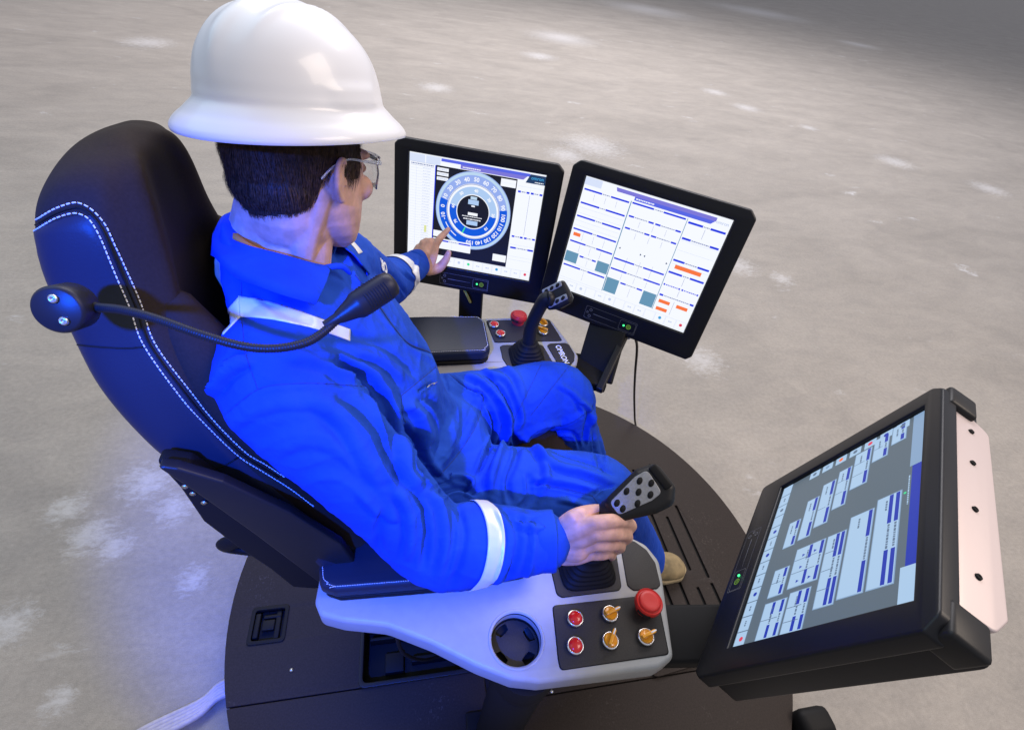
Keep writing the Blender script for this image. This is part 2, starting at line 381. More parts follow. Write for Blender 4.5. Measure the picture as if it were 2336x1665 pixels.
def get_np(me):
    n = len(me.vertices); co = np.empty(n * 3); me.vertices.foreach_get('co', co); no = np.empty(n * 3); me.vertex_normals.foreach_get('vector', no) if hasattr(me, 'vertex_normals') else None
    return co.reshape(-1, 3), no.reshape(-1, 3)
def sculpt(me, strokes, front=True):
    """press folds into cloth: each stroke is (points in picture units, height m, half width m, kind)"""
    co, no = get_np(me); P = projn(co); tot = np.zeros(len(co))
    view = CAM - co; view /= np.linalg.norm(view, axis=1)[:, None]
    facing = np.clip(((no * view).sum(1) - 0.02) / 0.25, 0, 1)
    for pts, amp, wid, kind in strokes:
        pts = catmull([(x, y, 0) for x, y in pts], 5) if len(pts) > 2 else [Vector((*p, 0)) for p in pts]
        best = np.full(len(co), 1e9); bt = np.zeros(len(co)); side = np.zeros(len(co)); n = len(pts) - 1
        for i in range(n):
            a = np.array(pts[i][:2]); b = np.array(pts[i + 1][:2]); d = b - a; L2 = d @ d + 1e-9
            q = P[:, :2] - a; t = np.clip((q @ d) / L2, 0, 1); dd = q - t[:, None] * d; ds = np.hypot(dd[:, 0], dd[:, 1])
            mk = ds < best; best[mk] = ds[mk]; bt[mk] = (i + t[mk]) / n; side[mk] = np.sign(d[0] * q[mk, 1] - d[1] * q[mk, 0])
        dm = best * P[:, 2] * SD / FPX
        x = dm / wid
        env = np.clip(np.minimum(bt, 1 - bt) * 5 + 0.12, 0, 1) if kind != 'full' else 1.0
        g = np.exp(-x * x * 1.5)
        if kind == 'fold': g = g - .6 * np.exp(-((side * dm - wid * 1.0) / (wid * .38)) ** 2)
        if kind == 'step':   # overlap edge: one side raised, falling off softly
            g = np.where(side > 0, np.exp(-x * x * .8) * (1 - np.exp(-(x * 5) ** 2) * .5), -np.exp(-(x * 3) ** 2) * 0.5)
        tot += amp * g * env * facing
    co2 = co + no * tot[:, None]; me.vertices.foreach_set('co', co2.ravel()); me.update()
def bvh_of(me): return BVHTree.FromPolygons([v.co for v in me.vertices], [tuple(p.vertices) for p in me.polygons])
camV = Vector(CAM)
def cast(bvh, x, y, off):
    r = Vector(_ray(x * SD, y * SD)).normalized(); h = bvh.ray_cast(camV, r)
    if h[0] is None: return None
    n = h[1] if h[1].dot(r) < 0 else -h[1]
    return h[0] + n * off, n
def decal(bvh, A, B, off, nu=40, nv=6, thick=0.0):
    """band lying on a surface between two picture polylines"""
    a = resample(A, nu); b = resample(B, nu); v = []; idx = {}; f = []
    for i in range(nu):
        for j in range(nv + 1):
            t = j / nv; x = a[i][0] * (1 - t) + b[i][0] * t; y = a[i][1] * (1 - t) + b[i][1] * t
            h = cast(bvh, x, y, off)
            if h: idx[i, j] = len(v); v.append(h[0])
    for i in range(nu - 1):
        for j in range(nv):
            q = [(i, j), (i, j + 1), (i + 1, j + 1), (i + 1, j)]
            if all(k in idx for k in q):
                w = [v[idx[k]] for k in q]
                if max((w[0] - w[2]).length, (w[1] - w[3]).length) < 0.05: f.append(tuple(idx[k] for k in q))
    return v, f
def resample(P, n):
    P = [Vector((p[0], p[1], 0)) for p in P]
    if len(P) > 2: P = catmull(P, 8)
    L = [0]
    for i in range(1, len(P)): L.append(L[-1] + (P[i] - P[i - 1]).length)
    out = []
    for k in range(n):
        t = L[-1] * k / (n - 1); i = 1
        while i < len(L) - 1 and L[i] < t: i += 1
        s = (t - L[i - 1]) / max(L[i] - L[i - 1], 1e-9); out.append(P[i - 1].lerp(P[i], s))
    return out
def cord(bvh, pts, r, off, n=60):
    Q = []
    for p in resample(pts, n):
        h = cast(bvh, p.x, p.y, off)
        if h and (not Q or (h[0] - Q[-1]).length < .03): Q.append(h[0])
    return tube(Q, r, 6, cap_round=False) if len(Q) > 2 else ([], [])

#@@FLOOR
me = MB().add([(-300, -300, 0), (300, -300, 0), (300, 300, 0), (-300, 300, 0)], [(0, 1, 2, 3)]).build('floor', M['floor']); me['kind'] = 'structure'
# ------------------------------------------------------------------ rotating deck
deck = empty('rotating_deck', 'dark round metal deck on the concrete floor that carries the chair and consoles', 'platform', (0.006, -0.012, 0))
def dk(o): o.parent = deck; o.matrix_parent_inverse = Matrix.Translation((-0.006, 0.012, 0)); return o
R0 = 0.815; CX, CY = 0.006, -0.012
dk(slabo('deck_base', [circle2(CX, CY, R0 - .004, 128), [Vector(p) for p in ((-.455, -.262), (-.137, -.262), (-.137, -.118), (-.455, -.118))], [Vector(p) for p in ((-.746, -.122), (-.663, -.122), (-.663, -.035), (-.746, -.035))]], 0.012, 0.108, M['blackmatte'], bev=.004))
def arc_pts(y0, y1, upper):
    a0 = math.asin((y0 - CY) / R0); a1 = math.asin((y1 - CY) / R0)
    # from right side (x>0, y0) counter-clockwise to left side (x<0, y1), or the lower way round
    s, e = (a0, PI - a1) if upper else (PI - a1, 2 * PI + a0)
    return [Vector((CX + R0 * math.cos(s + (e - s) * k / 90), CY + R0 * math.sin(s + (e - s) * k / 90))) for k in range(91)]
def rr(x0, x1, y0, y1, r=.012): return fillet([(x0, y0), (x1, y0), (x1, y1), (x0, y1)], r)
up_out = arc_pts(-.345, -.264, True) + [Vector((-.10, -.264)), Vector((-.10, -.345))]
foot_hole = fillet([(.30, -.36), (.575, -.33), (.648, -.16), (.648, .04), (.565, .385), (.30, .385)], .03)
holes = [rr(-.452, -.139, -.258, -.12, .014), rr(-.745, -.664, -.121, -.036, .01)]
dk(slabo('deck_plate', [up_out] + holes, .108, .120, M['deck'], bev=.0015))
lo_a = [p for p in arc_pts(-.267, -.267, False)]
def lowplate(x0, x1, ytop, nm):
    pts = []
    def cyb(x): return CY - math.sqrt(max(0, R0 ** 2 - (x - CX) ** 2))
    n = 40; xs = [x0 + (x1 - x0) * k / n for k in range(n + 1)]
    pts = [Vector((x, cyb(x))) for x in xs] + [Vector((x1, ytop)), Vector((x0, ytop))]
    dk(slabo(nm, [pts], .108, .1195, M['deck'], bev=.0015))
xl = CX - math.sqrt(R0 ** 2 - (-.267 - CY) ** 2) + .001; xr = CX + math.sqrt(R0 ** 2 - (-.348 - CY) ** 2) - .001
lowplate(xl, -.142, -.267, 'deck_plate'); lowplate(-.096, xr, -.348, 'deck_plate')
# footrest mat with long grooves
lm = fillet([(.31, -.35), (.565, -.325), (.642, -.16), (.642, .035), (.560, .378), (.31, .378)], .025)
gro = []
for gx, rngs in ((.604, [(-.10, .165)]), (.553, [(-.30, -.125), (-.07, .125), (.17, .33)]), (.50, [(-.31, -.10), (-.05, .14), (.18, .33)]), (.447, [(-.31, -.10), (-.05, .14), (.18, .33)]), (.394, [(-.31, -.10), (-.05, .14), (.18, .33)]), (.605, [(-.215, -.118)])):
    for a, b in rngs: gro.append(rr(gx - .0045, gx + .0045, a, b, .003))
gro.append(rr(.575, .598, .345, .352, .002))
dk(slabo('footrest_mat', [lm] + gro, .1205, .1285, M['deck'], bev=.002))
dk(slabo('footrest_groove_floor', [fillet([(.32, -.34), (.56, -.315), (.63, -.16), (.63, .03), (.55, .365), (.32, .365)], .02)], .1202, .1215, M['void']))
# latch set into the deck
lt = dk(slabo('latch_frame', [rr(-.752, -.657, -.128, -.029, .012), rr(-.742, -.667, -.118, -.039, .008)], .119, .1235, M['blackmatte'], bev=.0015))
dk(bevelbox('latch_well', -.744, -.665, -.120, -.037, .098, .102, M['void'], None, .001))
dk(bevelbox('latch_handle', -.722, -.690, -.092, -.064, .104, .117, M['blackmatte'], None, .003))
dk(bevelbox('latch_bar', -.742, -.728, -.110, -.045, .104, .119, M['blackmatte'], None, .003))
dk(bevelbox('latch_bar', -.690, -.676, -.116, -.040, .104, .114, M['blackmatte'], None, .003))
dk(bevelbox('latch_bar', -.722, -.676, -.060, -.050, .104, .115, M['blackmatte'], None, .003))
# cable tray in the opening
dk(slabo('cable_tray', [rr(-.462, -.132, -.268, -.112, .018), rr(-.452, -.141, -.257, -.122, .014)], .118, .1275, M['blackplastic'], bev=.0018))
dk(bevelbox('deck_underside', -.76, -.10, -.28, -.03, .004, .0118, M['void'], None, .001))
dk(bevelbox('tray_floor', -.455, -.137, -.262, -.118, .060, .064, M['void'], None, .001))
dk(bevelbox('tray_rail', -.33, -.15, -.215, -.200, .065, .098, M['blackmatte'], None, .003))
dk(bevelbox('tray_block', -.40, -.35, -.23, -.18, .065, .085, M['blackmatte'], None, .003))
dk(bevelbox('tray_rail', -.44, -.15, -.150, -.140, .065, .102, M['blackmatte'], None, .003))
for x, y in ((.01 + .02, -.340), (-.093, -.36), (-.093, -.375), (-.25, -.41), (-.63, -.20), (.33, -.60), (-.2, -.62)):
    v, f = lathe([(.0001, .1195), (.005, .1195), (.0045, .1225), (.0001, .1235)], 14, Matrix.Translation((x, y, 0)))
    dk(MB().add(v, f).build('deck_screw', M['steel'], None, True))
dk(bevelbox('deck_end_cap', .665, .76, -.545, -.475, .06, .155, M['blackmatte'], None, .02))
# the pedestal under the seat
v, f = lathe([(.16, .12), (.15, .15), (.11, .17), (.10, .40), (.15, .46), (.15, .50)], 40, Matrix.Translation((-.22, 0, 0)))
dk(MB().add(v, f).build('seat_pedestal', M['blackmatte'], None, True))

# ------------------------------------------------------------------ chair
chair = empty('control_chair', 'high-backed dark operator chair with white double stitching, under the seated worker', 'chair', (-.22, 0, .50))
def ch(o): o.parent = chair; o.matrix_parent_inverse = Matrix.Translation((.22, 0, -.50)); return o
# backrest: z, rear x, front x at the side seam, half width, dish depth of the front
BK = [(1.338, -.632, -.602, .040, .000), (1.331, -.652, -.592, .075, .000), (1.314, -.674, -.586, .102, .002), (1.282, -.695, -.583, .118, .006), (1.225, -.707, -.583, .132, .010),
      (1.17, -.703, -.581, .148, .016), (1.10, -.694, -.563, .174, .024), (1.03, -.668, -.535, .196, .032), (.98, -.640, -.512, .208, .036), (.90, -.598, -.468, .220, .036), (.82, -.565, -.425, .226, .03), (.74, -.525, -.37, .228, .02), (.66, -.49, -.33, .228, .01)]
rings = []
for z, xr_, xf, w, d in BK:
    t = xf - xr_
    rd = max(0, min(1, (z - 1.12) / .12))
    half = [(xr_ - .006, 0), (xr_, w * .5), (xr_ + .012, w * .84), (xr_ + t * .30, w * .99), (xr_ + t * .66, w), (xf - t * (.10 + .14 * rd), w * (.985 - .02 * rd)), (xf - .002 - .010 * rd, w * (.93 - .10 * rd)), (xf + (.010 - .006 * rd) * min(1, t * 12), w * (.80 - .14 * rd)), (xf + .004 - d * .3, w * (.62 - .12 * rd)), (xf - d * .8, w * (.40 - .10 * rd)), (xf - d, 0)]
    loop = half + [(x, -y) for x, y in half[-2:0:-1]]
    rings.append([Vector((p.x, p.y, z)) for p in catmull([(x, y, 0) for x, y in loop], 5, True)])
top = rings[0]; c0 = sum(top, Vector()) / len(top)
rings = [[c0 + (p - c0) * k_ + Vector((0, 0, dz_)) for p in top] for k_, dz_ in ((.12, .0055), (.45, .0048), (.78, .0028))] + rings
# finer along the height
fine = []
nr = len(rings)
for j in range(len(rings[0])):
    fine.append(catmull([r[j] for r in rings], 5))
rings2 = [[fine[j][i] for j in range(len(fine))] for i in range(len(fine[0]))]
v, f = loft(rings2)
backrest = ch(link('backrest', remesh([(v, f)], .0042, 14, .7), M['fabric'], None, True))
bvh_back = bvh_of(backrest.data)
def sideY(z):
    for i in range(len(BK) - 1):
        if BK[i][0] >= z >= BK[i + 1][0]:
            t = (BK[i][0] - z) / (BK[i][0] - BK[i + 1][0]); return BK[i][3] + (BK[i + 1][3] - BK[i][3]) * t
    return BK[-1][3] if z < 1 else .06
def side_panel(sgn):
    """vinyl side panel lying on the side of the backrest, its edge a rounded seam"""
    out = [(-.706, 1.262), (-.668, 1.286), (-.634, 1.300), (-.614, 1.298), (-.606, 1.280), (-.606, 1.24), (-.603, 1.205), (-.596, 1.165), (-.570, 1.085), (-.534, 1.000), (-.488, .915), (-.433, .815), (-.39, .74)]
    rear = [(-.709, 1.245), (-.708, 1.21), (-.704, 1.17), (-.692, 1.10), (-.666, 1.04), (-.625, .97), (-.59, .89), (-.55, .79), (-.50, .68)]
    A = resample([(x * 1000, z * 1000) for x, z in out], 60); B = resample([(x * 1000, z * 1000) for x, z in rear], 60)
    rows = []; nv = 14
    for a, b in zip(A, B):
        row = []
        for j in range(nv + 1):
            t = j / nv; x = (a.x * (1 - t) + b.x * t) / 1000; z = (a.y * (1 - t) + b.y * t) / 1000
            h = bvh_back.ray_cast(Vector((x, sgn * .5, z)), Vector((0, -sgn, 0)))
            y = h[0].y if h[0] else sgn * sideY(z)
            e = .0045 if 0 < j < nv else -.003
            row.append(Vector((x, y + sgn * e, z)))
        rows.append(row)
    v, f = loft(rows, cap=False, closed=False)
    if sgn > 0: f = [q[::-1] for q in f]
    return v, f, A
for sgn in (-1, 1):
    v, f, A = side_panel(sgn)
    o = ch(MB().add(v, f).build('side_panel', M['leather'], None, True))
    o['label'] = 'smooth black vinyl side panel edged with white stitches'
    bp_ = BVHTree.FromPolygons(v, f)
    if sgn > 0: continue
    tree = [bp_, bvh_back]
    def on_back(x, y):
        r = Vector(_ray(x * SD, y * SD)).normalized(); best = None
        for t_ in tree:
            h = t_.ray_cast(camV, r)
            if h[0] and (best is None or h[3] < best[3]): best = h
        return (best[0] - r * .0008) if best else None
    IN_ = [(51, 529), (85, 508), (119, 488), (150, 477), (172, 475), (198, 488), (222, 527), (240, 570), (258, 614), (289, 686), (319, 767), (396, 876), (449, 936), (529, 1013), (590, 1052), (647, 1088), (700, 1128)]
    OUT_ = [(53, 505), (85, 486), (119, 466), (158, 452), (180, 453), (206, 468), (234, 500), (255, 545), (273, 583), (313, 674), (345, 765), (428, 876), (476, 936), (545, 1005), (592, 1034), (640, 1066)]
    st = MB()
    for L_ in (IN_, OUT_):
        Q = [on_back(p.x, p.y) for p in resample(L_, 420)]
        Q = [q for q in Q if q]
        dist = 0; i0 = 0
        D_ = [0]
        for i in range(1, len(Q)): D_.append(D_[-1] + (Q[i] - Q[i - 1]).length)
        n_ = int(D_[-1] / .0054)
        def at_(d):
            j = min(max(int(np.searchsorted(D_, d)), 1), len(Q) - 1); return Q[j - 1].lerp(Q[j], (d - D_[j - 1]) / max(D_[j] - D_[j - 1], 1e-9))
        for k in range(n_):
            a_ = at_(k * .0054); b_ = at_((k + .66) * .0054)
            if (a_ - b_).length < .01: st.add(*tube([a_, b_], .00078, 6, cap_round=False))
    o2 = ch(st.build('white_stitching', M['white_thread'], None)); o2['kind'] = 'stuff'
    for P_ in ([(162, 766), (220, 772), (280, 775), (318, 772)], [(400, 1055), (455, 1048), (500, 1035), (540, 1010)], [(53, 517), (119, 477), (160, 463), (180, 463), (203, 478), (229, 514), (266, 600), (302, 682), (333, 767), (412, 876), (463, 936), (537, 1010), (620, 1062)]):
        Q = [on_back(p.x, p.y) for p in resample(P_, 90)]; Q = [q for q in Q if q]
        v, f = tube(Q, .0011, 6, cap_round=False); ch(MB().add(v, f).build('panel_seam', M['blackmatte'], None, True))
# a cross seam and its piping low on the near side panel
for sgn in (-1,):
    Q = []
    for k in range(24):
        t = k / 23; x = -.646 + .092 * t; z = 1.178 + .004 * t + .01 * (1 - t)
        h = bp_ and None
    pass
# bolster on the inner faces and lumbar pad
for sgn in (-1, 1):
    P = [(-.590, sgn * .10, 1.165), (-.558, sgn * .125, 1.10), (-.520, sgn * .145, 1.02), (-.475, sgn * .150, .92), (-.43, sgn * .15, .84)]
    v, f = tube(P, [.030, .044, .046, .046, .04], 20, smoothsub=5)
    ch(MB().add(v, f).build('side_bolster', M['fabric'], None, True))
# seat cushion with rolled edge
bm_pts = [(-.42, .62), (-.36, .625), (-.20, .618), (0, .622), (.06, .615), (.085, .585), (.07, .55), (-.42, .54)]
def seat_ring(y, s, dz):
    return [Vector((-.17 + (x + .17) * s, y, z + dz)) for x, z in [(p.x, p.y) for p in catmull([(a, b, 0) for a, b in bm_pts], 4, True)]]
v, f = loft([seat_ring(-.228, .93, -.015), seat_ring(-.222, .97, -.004), seat_ring(-.20, 1, .010), seat_ring(-.16, 1, .008), seat_ring(-.08, 1, 0), seat_ring(0, 1, 0), seat_ring(.08, 1, 0), seat_ring(.16, 1, .008), seat_ring(.20, 1, .010), seat_ring(.222, .97, -.004), seat_ring(.228, .93, -.015)])
ch(MB().add(v, f).build('seat', M['fabric'], None, True))
v, f = tube([(-.47, -.222, .80), (-.42, -.226, .71), (-.34, -.226, .64), (-.2, -.226, .605), (.02, -.224, .60)], [.026, .032, .034, .034, .028], 18, smoothsub=6)
ch(MB().add(v, f).build('seat_bolster', M['leather'], None, True))
v, f = tube([(-.47, .222, .80), (-.42, .226, .71), (-.34, .226, .64), (-.2, .226, .605), (.02, .224, .60)], [.026, .032, .034, .034, .028], 18, smoothsub=6)
ch(MB().add(v, f).build('seat_bolster', M['leather'], None, True))
# plastic rear shell: side plates with a crease and a band of bolts
XZ = Matrix(((1, 0, 0, 0), (0, 0, -1, 0), (0, 1, 0, 0), (0, 0, 0, 1)))   # slab xy -> world xz, thickness to -y
shell_poly = fillet([(-.606, 1.052), (-.584, 1.043), (-.543, 1.010), (-.477, .925), (-.421, .824), (-.40, .73), (-.418, .668), (-.470, .690), (-.535, .874), (-.575, .979)], .006)
for sgn in (-1, 1):
    y = .2415 * sgn
    me_ = slab([shell_poly], -.008, .008, .004); me_.transform(Matrix.Translation((0, y, 0)) @ XZ); smooth_angle(me_)
    ch(link('shell_side', me_, M['blackplastic']))
    me_ = slab([fillet([(-.616, 1.045), (-.58, 1.03), (-.50, .86), (-.44, .74), (-.43, .655), (-.49, .64), (-.526, .656), (-.548, .733), (-.577, .81), (-.603, .895), (-.606, .98)], .01)], -.010, .010, .004)
    me_.transform(Matrix.Translation((0, sgn * .222, 0)) @ XZ); smooth_angle(me_)
    ch(link('shell_band', me_, M['blackmatte']))
ch(bevelbox('shell_back', -.605, -.585, -.215, .215, .90, 1.02, M['blackplastic'], None, .01))
for x, z in ((-.609, 1.030), (-.604, .985), (-.600, .968), (-.593, .945)):
    mtx = Matrix.Translation((x + .006, -.2325, z)) @ Matrix.Rotation(PI / 2, 4, 'X')
    v, f = lathe([(.0001, 0), (.0042, 0), (.0038, .002), (.0001, .0028)], 14, mtx)
    ch(MB().add(v, f).build('shell_bolt', M['steel'], None, True))
v, f = tube([(-.585, -.17, .745), (-.632, -.165, .712), (-.640, -.16, .690), (-.615, -.16, .672), (-.565, -.17, .668)], [.016, .017, .015, .013, .012], 14, smoothsub=4, flat=.6)
ch(MB().add(v, f).build('recline_lever', M['blackmatte'], None, True))
ch(bevelbox('seat_frame', -.50, .02, -.19, .19, .49, .54, M['blackmatte'], None, .01))

# ------------------------------------------------------------------ gooseneck microphone on the headrest
mic = empty('gooseneck_microphone', 'black gooseneck microphone reaching past the worker\'s shoulder from a round mount on the headrest', 'microphone', (-.61, -.19, 1.25))
def mc(o, p=None):
    o.parent = p or mic
    if not p: o.matrix_parent_inverse = Matrix.Translation((.61, .19, -1.25))
    return o
dc = Vector(ptd(127, 690, .452)); dn = (Vector((.02, -.86, .42))).normalized()
F = axis_frame(dc, dn, (0, 0, 1))
v, f = lathe([(.0001, -.030), (.0200, -.030), (.0222, -.026), (.0222, -.003), (.0204, 0), (.0188, .001), (.0001, .0015)], 48, F)
mount = mc(smooth_obj := MB().add(v, f).build('round_mount', M['blackplastic'], None, False)); smooth_angle(mount.data, 40)
for a, b in ((122, 664), (146, 713)):
    q = F.inverted() @ ptpl(a, b, dc, dn)
    v, f = lathe([(.0001, .001), (.0042, .001), (.0042, .0035), (.0032, .0045), (.0015, .0045), (.0012, .003), (.0001, .003)], 16, F @ Matrix.Translation((q.x, q.y, 0)))
    mc(MB().add(v, f).build('mount_screw', M['steel'], None, True))
GN = [ptd(185, 683, .478), ptd(215, 684, .474), ptd(275, 690, .466), ptd(350, 710, .460), ptd(450, 745, .456), ptd(540, 770, .458), ptd(610, 775, .465), ptd(675, 764, .475), ptd(715, 742, .484), ptd(752, 709, .492)]
gp = catmull(GN, 30)
# resample evenly and rib
Lg = [0]
for i in range(1, len(gp)): Lg.append(Lg[-1] + (gp[i] - gp[i - 1]).length)
n = int(Lg[-1] / .00085); P = []; Rr = []; j = 1
for k in range(n + 1):
    t = Lg[-1] * k / n
    while j < len(Lg) - 1 and Lg[j] < t: j += 1
    P.append(gp[j - 1].lerp(gp[j], (t - Lg[j - 1]) / max(Lg[j] - Lg[j - 1], 1e-9))); Rr.append(.0040 if k % 3 else .0046)
v, f = tube(P, Rr, 14, cap_round=False)
mc(MB().add(v, f).build('gooseneck', M['blackplastic'], None, True))
v, f = tube([ptd(165, 681, .476), ptd(180, 682, .478)], [.0075, .0075], 20); mc(MB().add(v, f).build('collar', M['steel'], None, True))
v, f = tube([ptd(180, 682, .478), ptd(200, 683, .476), ptd(212, 684, .474)], [.0066, .0066, .0055], 20); mc(MB().add(v, f).build('collar', M['blackmatte'], None, True))
a = ptd(754, 706, .492); b = ptd(876, 627, .512); ax = (b - a); LN = ax.length; F = axis_frame(a, ax, (0, 0, 1))
prof = [(.0001, -.016), (.0052, -.016), (.0056, -.002), (.0066, .000), (.0076, .003), (.0112, .016), (.0138, .021), (.0143, .024), (.0143, LN - .010), (.0130, LN - .003), (.0095, LN), (.0001, LN + .001)]
v, f = lathe(prof, 40, F)
headm = mc(MB().add(v, f).build('microphone_head', M['blackplastic'], None)); smooth_angle(headm.data, 45)
# slots: short dark grooves round the barrel, in two rows
sl = MB()
for row in range(3):
    a0 = [math.radians(x) for x in (62, 182, 302)][row]
    for k in range(9):
        z = .031 + k * (LN - .042) / 8.5
        Q = [F @ Vector((.01425 * math.cos(a0 + d), .01425 * math.sin(a0 + d), z)) for d in [(-.62 + 1.24 * i / 8) for i in range(9)]]
        sl.add(*tube(Q, .0007, 6, cap_round=False))
o = mc(sl.build('barrel_slots', M['void'], headm)); o['kind'] = 'stuff'

# ------------------------------------------------------------------ armrest consoles
OUT = [(-.473, -.290), (-.463, -.312), (-.427, -.326), (-.357, -.342), (-.286, -.378), (-.219, -.42), (-.166, -.447), (-.124, -.457), (.076, -.463), (.108, -.452), (.142, -.320), (.149, -.285), (.135, -.250), (.105, -.228), (.07, -.220), (-.10, -.215), (-.44, -.205), (-.468, -.225)]
OUTR = [.02, .02, .03, .08, .2, .2, .03, .03, .02, .02, .03, .03, .03, .03, .02, .05, .02, .02]
def console(sgn, label, group):
    """sgn -1 right-hand console (outer side -y), +1 the left-hand one (mirror image)"""
    yo = 0 if sgn < 0 else .026
    def mp(P): 
        Q = [Vector((p[0], p[1] if sgn < 0 else -p[1] + yo)) for p in P]
        return Q if sgn < 0 else Q[::-1]
    def my(y): return y if sgn < 0 else -y + yo
    root = empty('armrest_console', label, 'control console', (0, my(-.33), .685), group)
    inv = Matrix.Translation(-Vector(root.location))
    def pr(o, p=None):
        if p: o.parent = p
        else: o.parent = root; o.matrix_parent_inverse = inv
        return o
    if sgn < 0: base = fillet(OUT, OUTR, 6)
    else: base = fillet([(-.473, -.290), (-.466, -.400), (-.43, -.425), (-.118, -.425), (-.100, -.458), (.076, -.463), (.108, -.452), (.142, -.320), (.149, -.285), (.135, -.250), (.105, -.228), (.07, -.220), (-.10, -.215), (-.44, -.235), (-.468, -.250)], [.02, .03, .03, .02, .015, .02, .02, .03, .03, .03, .03, .02, .05, .02, .02], 6)
    cup = circle2(-.149, -.389, .0415, 48)
    top = slabo('console_body', [mp(base), mp(cup)] if sgn < 0 else [mp(base)], .672, .720, M['grey'], None, bev=.008, res=4); pr(top)
    # pad lying on the rear part
    padp = fillet([(-.466, -.245), (-.460, -.283), (-.435, -.294), (-.25, -.300), (-.118, -.292), (-.104, -.278), (-.104, -.222), (-.118, -.210), (-.30, -.200), (-.43, -.200)], [.03, .015, .02, .1, .02, .02, .02, .02, .1, .03], 6)
    if sgn > 0: padp = fillet([(-.466, -.30), (-.460, -.385), (-.435, -.405), (-.25, -.413), (-.118, -.411), (-.102, -.392), (-.102, -.275), (-.118, -.258), (-.30, -.252), (-.43, -.262)], [.03, .015, .02, .1, .025, .02, .02, .025, .1, .03], 6)
    pbase = slabo('pad_base', [mp(fillet([(p.x + (.005 if p.x < -.3 else -.002), p.y) for p in padp], 0))], .7195, .732, M['blackmatte'], None, bev=.003); pr(pbase)
    me_ = slab([mp(padp)], .731, .764, .011, 5)
    smooth_angle(me_, 50); pad = pr(link('arm_pad', me_, M['leather']))
    # stitches round the pad
    bv = bvh_of(me_); st = MB(); N = len(padp); loop = padp + [padp[0]]
    cx = -.285; cy = -.248 if sgn < 0 else -.33
    Q = []
    for p in resample([(q.x * 1000, q.y * 1000) for q in loop], 260):
        x, y = p.x / 1000, p.y / 1000
        dv = Vector((cx + (x - cx) * .0, 0)); 
        # step inward
        nx = x + (.006 if x < -.45 else (-.006 if x > -.115 else 0)); ny = y + (.0065 if y < cy else -.0065)
        h = bv.ray_cast(Vector((nx, my(ny), 1)), Vector((0, 0, -1)))
        if h[0]: Q.append(h[0] + Vector((0, 0, .0004)))
    for i in range(0, len(Q) - 1):
        if (Q[i + 1] - Q[i]).length < .02: st.add(*tube([Q[i], Q[i].lerp(Q[i + 1], .62)], .0006, 5, cap_round=False))
    o = st.build('pad_stitching', M['white_thread'], None); o['kind'] = 'stuff'; o.parent = pad
    # charcoal plates
    jp = fillet([(-.066, -.276), (-.052, -.228), (.058, -.226), (.072, -.240), (.057, -.326), (.050, -.333), (-.058, -.333), (-.066, -.326)], .010)
    fp = fillet([(.083, -.236), (.112, -.242), (.130, -.262), (.138, -.290), (.132, -.332), (.122, -.338), (.076, -.336), (.068, -.326)], .009)
    bp = fillet([(-.078, -.344), (.118, -.347), (.113, -.380), (.101, -.446), (-.088, -.445), (-.088, -.43)], .008)
    for nm, P in (('stick_plate', jp), ('front_plate', fp), ('button_plate', bp)):
        pr(slabo(nm + '_gap', [mp([Vector((p.x, p.y)) for p in P])], .7195, .7205, M['void'], None))
        c = sum((Vector((p.x, p.y)) for p in P), Vector((0, 0))) / len(P)
        P2 = [c + (Vector((p.x, p.y)) - c) * .982 for p in P]
        o = pr(slabo(nm, [mp(P2)], .7206, .7222, M['plate'], None, bev=.0006))
        if nm == 'front_plate':
            mt = Matrix.Translation((.101, my(-.288), .7226)) @ Matrix.Rotation(-PI / 2 + (.0 if sgn < 0 else .10), 4, 'Z')
            if sgn > 0:
                t = link('lettering', textmesh('OMRON', .022, mt, bold=.0006, sx=.92), M['whiteprint']); t.parent = o
    if sgn < 0:
        # cup holder well
        v, f = lathe([(.0415, .716), (.0418, .70), (.0405, .69), (.0400, .682), (.0001, .682)], 48, Matrix.Translation((-.149, my(-.389), 0)))
        f = [q[::-1] for q in f][:-2]; v2 = v
        well = MB().add(v2, f)
        rings_ = None
        cw = well.build('cup_holder', M['blackplastic'], None, True); pr(cw)
        ins = slabo('cup_holder_insert', [circle2(-.149, my(-.389), .0402, 40)] + [
            [Vector((-.149 + rr_ * math.cos(a), my(-.389) + rr_ * math.sin(a))) for rr_, a in
             [(.0375, c_ - .34), (.0375, c_ - .17), (.0375, c_), (.0375, c_ + .17), (.0375, c_ + .34), (.026, c_ + .36), (.0235, c_), (.026, c_ - .36)]]
            for c_ in (math.radians(25), math.radians(125), math.radians(215), math.radians(310))], .6880, .6915, M['plate'], None, bev=.0004); ins.parent = cw
        v, f = lathe([(.0415, .7185), (.0435, .7205), (.0455, .7215), (.0470, .7200)], 56, Matrix.Translation((-.149, my(-.389), 0)))
        rim = MB().add(v, f[:-2]).build('cup_holder_rim', M['grey'], None, True); rim.parent = cw
    # round push buttons, turn knobs, emergency stop
    def button(x, y):
        T = Matrix.Translation((x, my(y), .7218))
        v, f = lathe([(.0100, 0), (.0145, 0), (.0145, .006), (.0135, .0085), (.0118, .009), (.0112, .007)], 32, T)
        ring = MB().add(v, f[:-2]).build('push_button', M['chrome'], None, True); pr(ring)
        v, f = lathe([(.0115, .003), (.0115, .0085), (.010, .0105), (.006, .0120), (.0001, .0125)], 32, T)
        cap = MB().add(v, f).build('button_cap', M['red'], None, True); cap.parent = ring
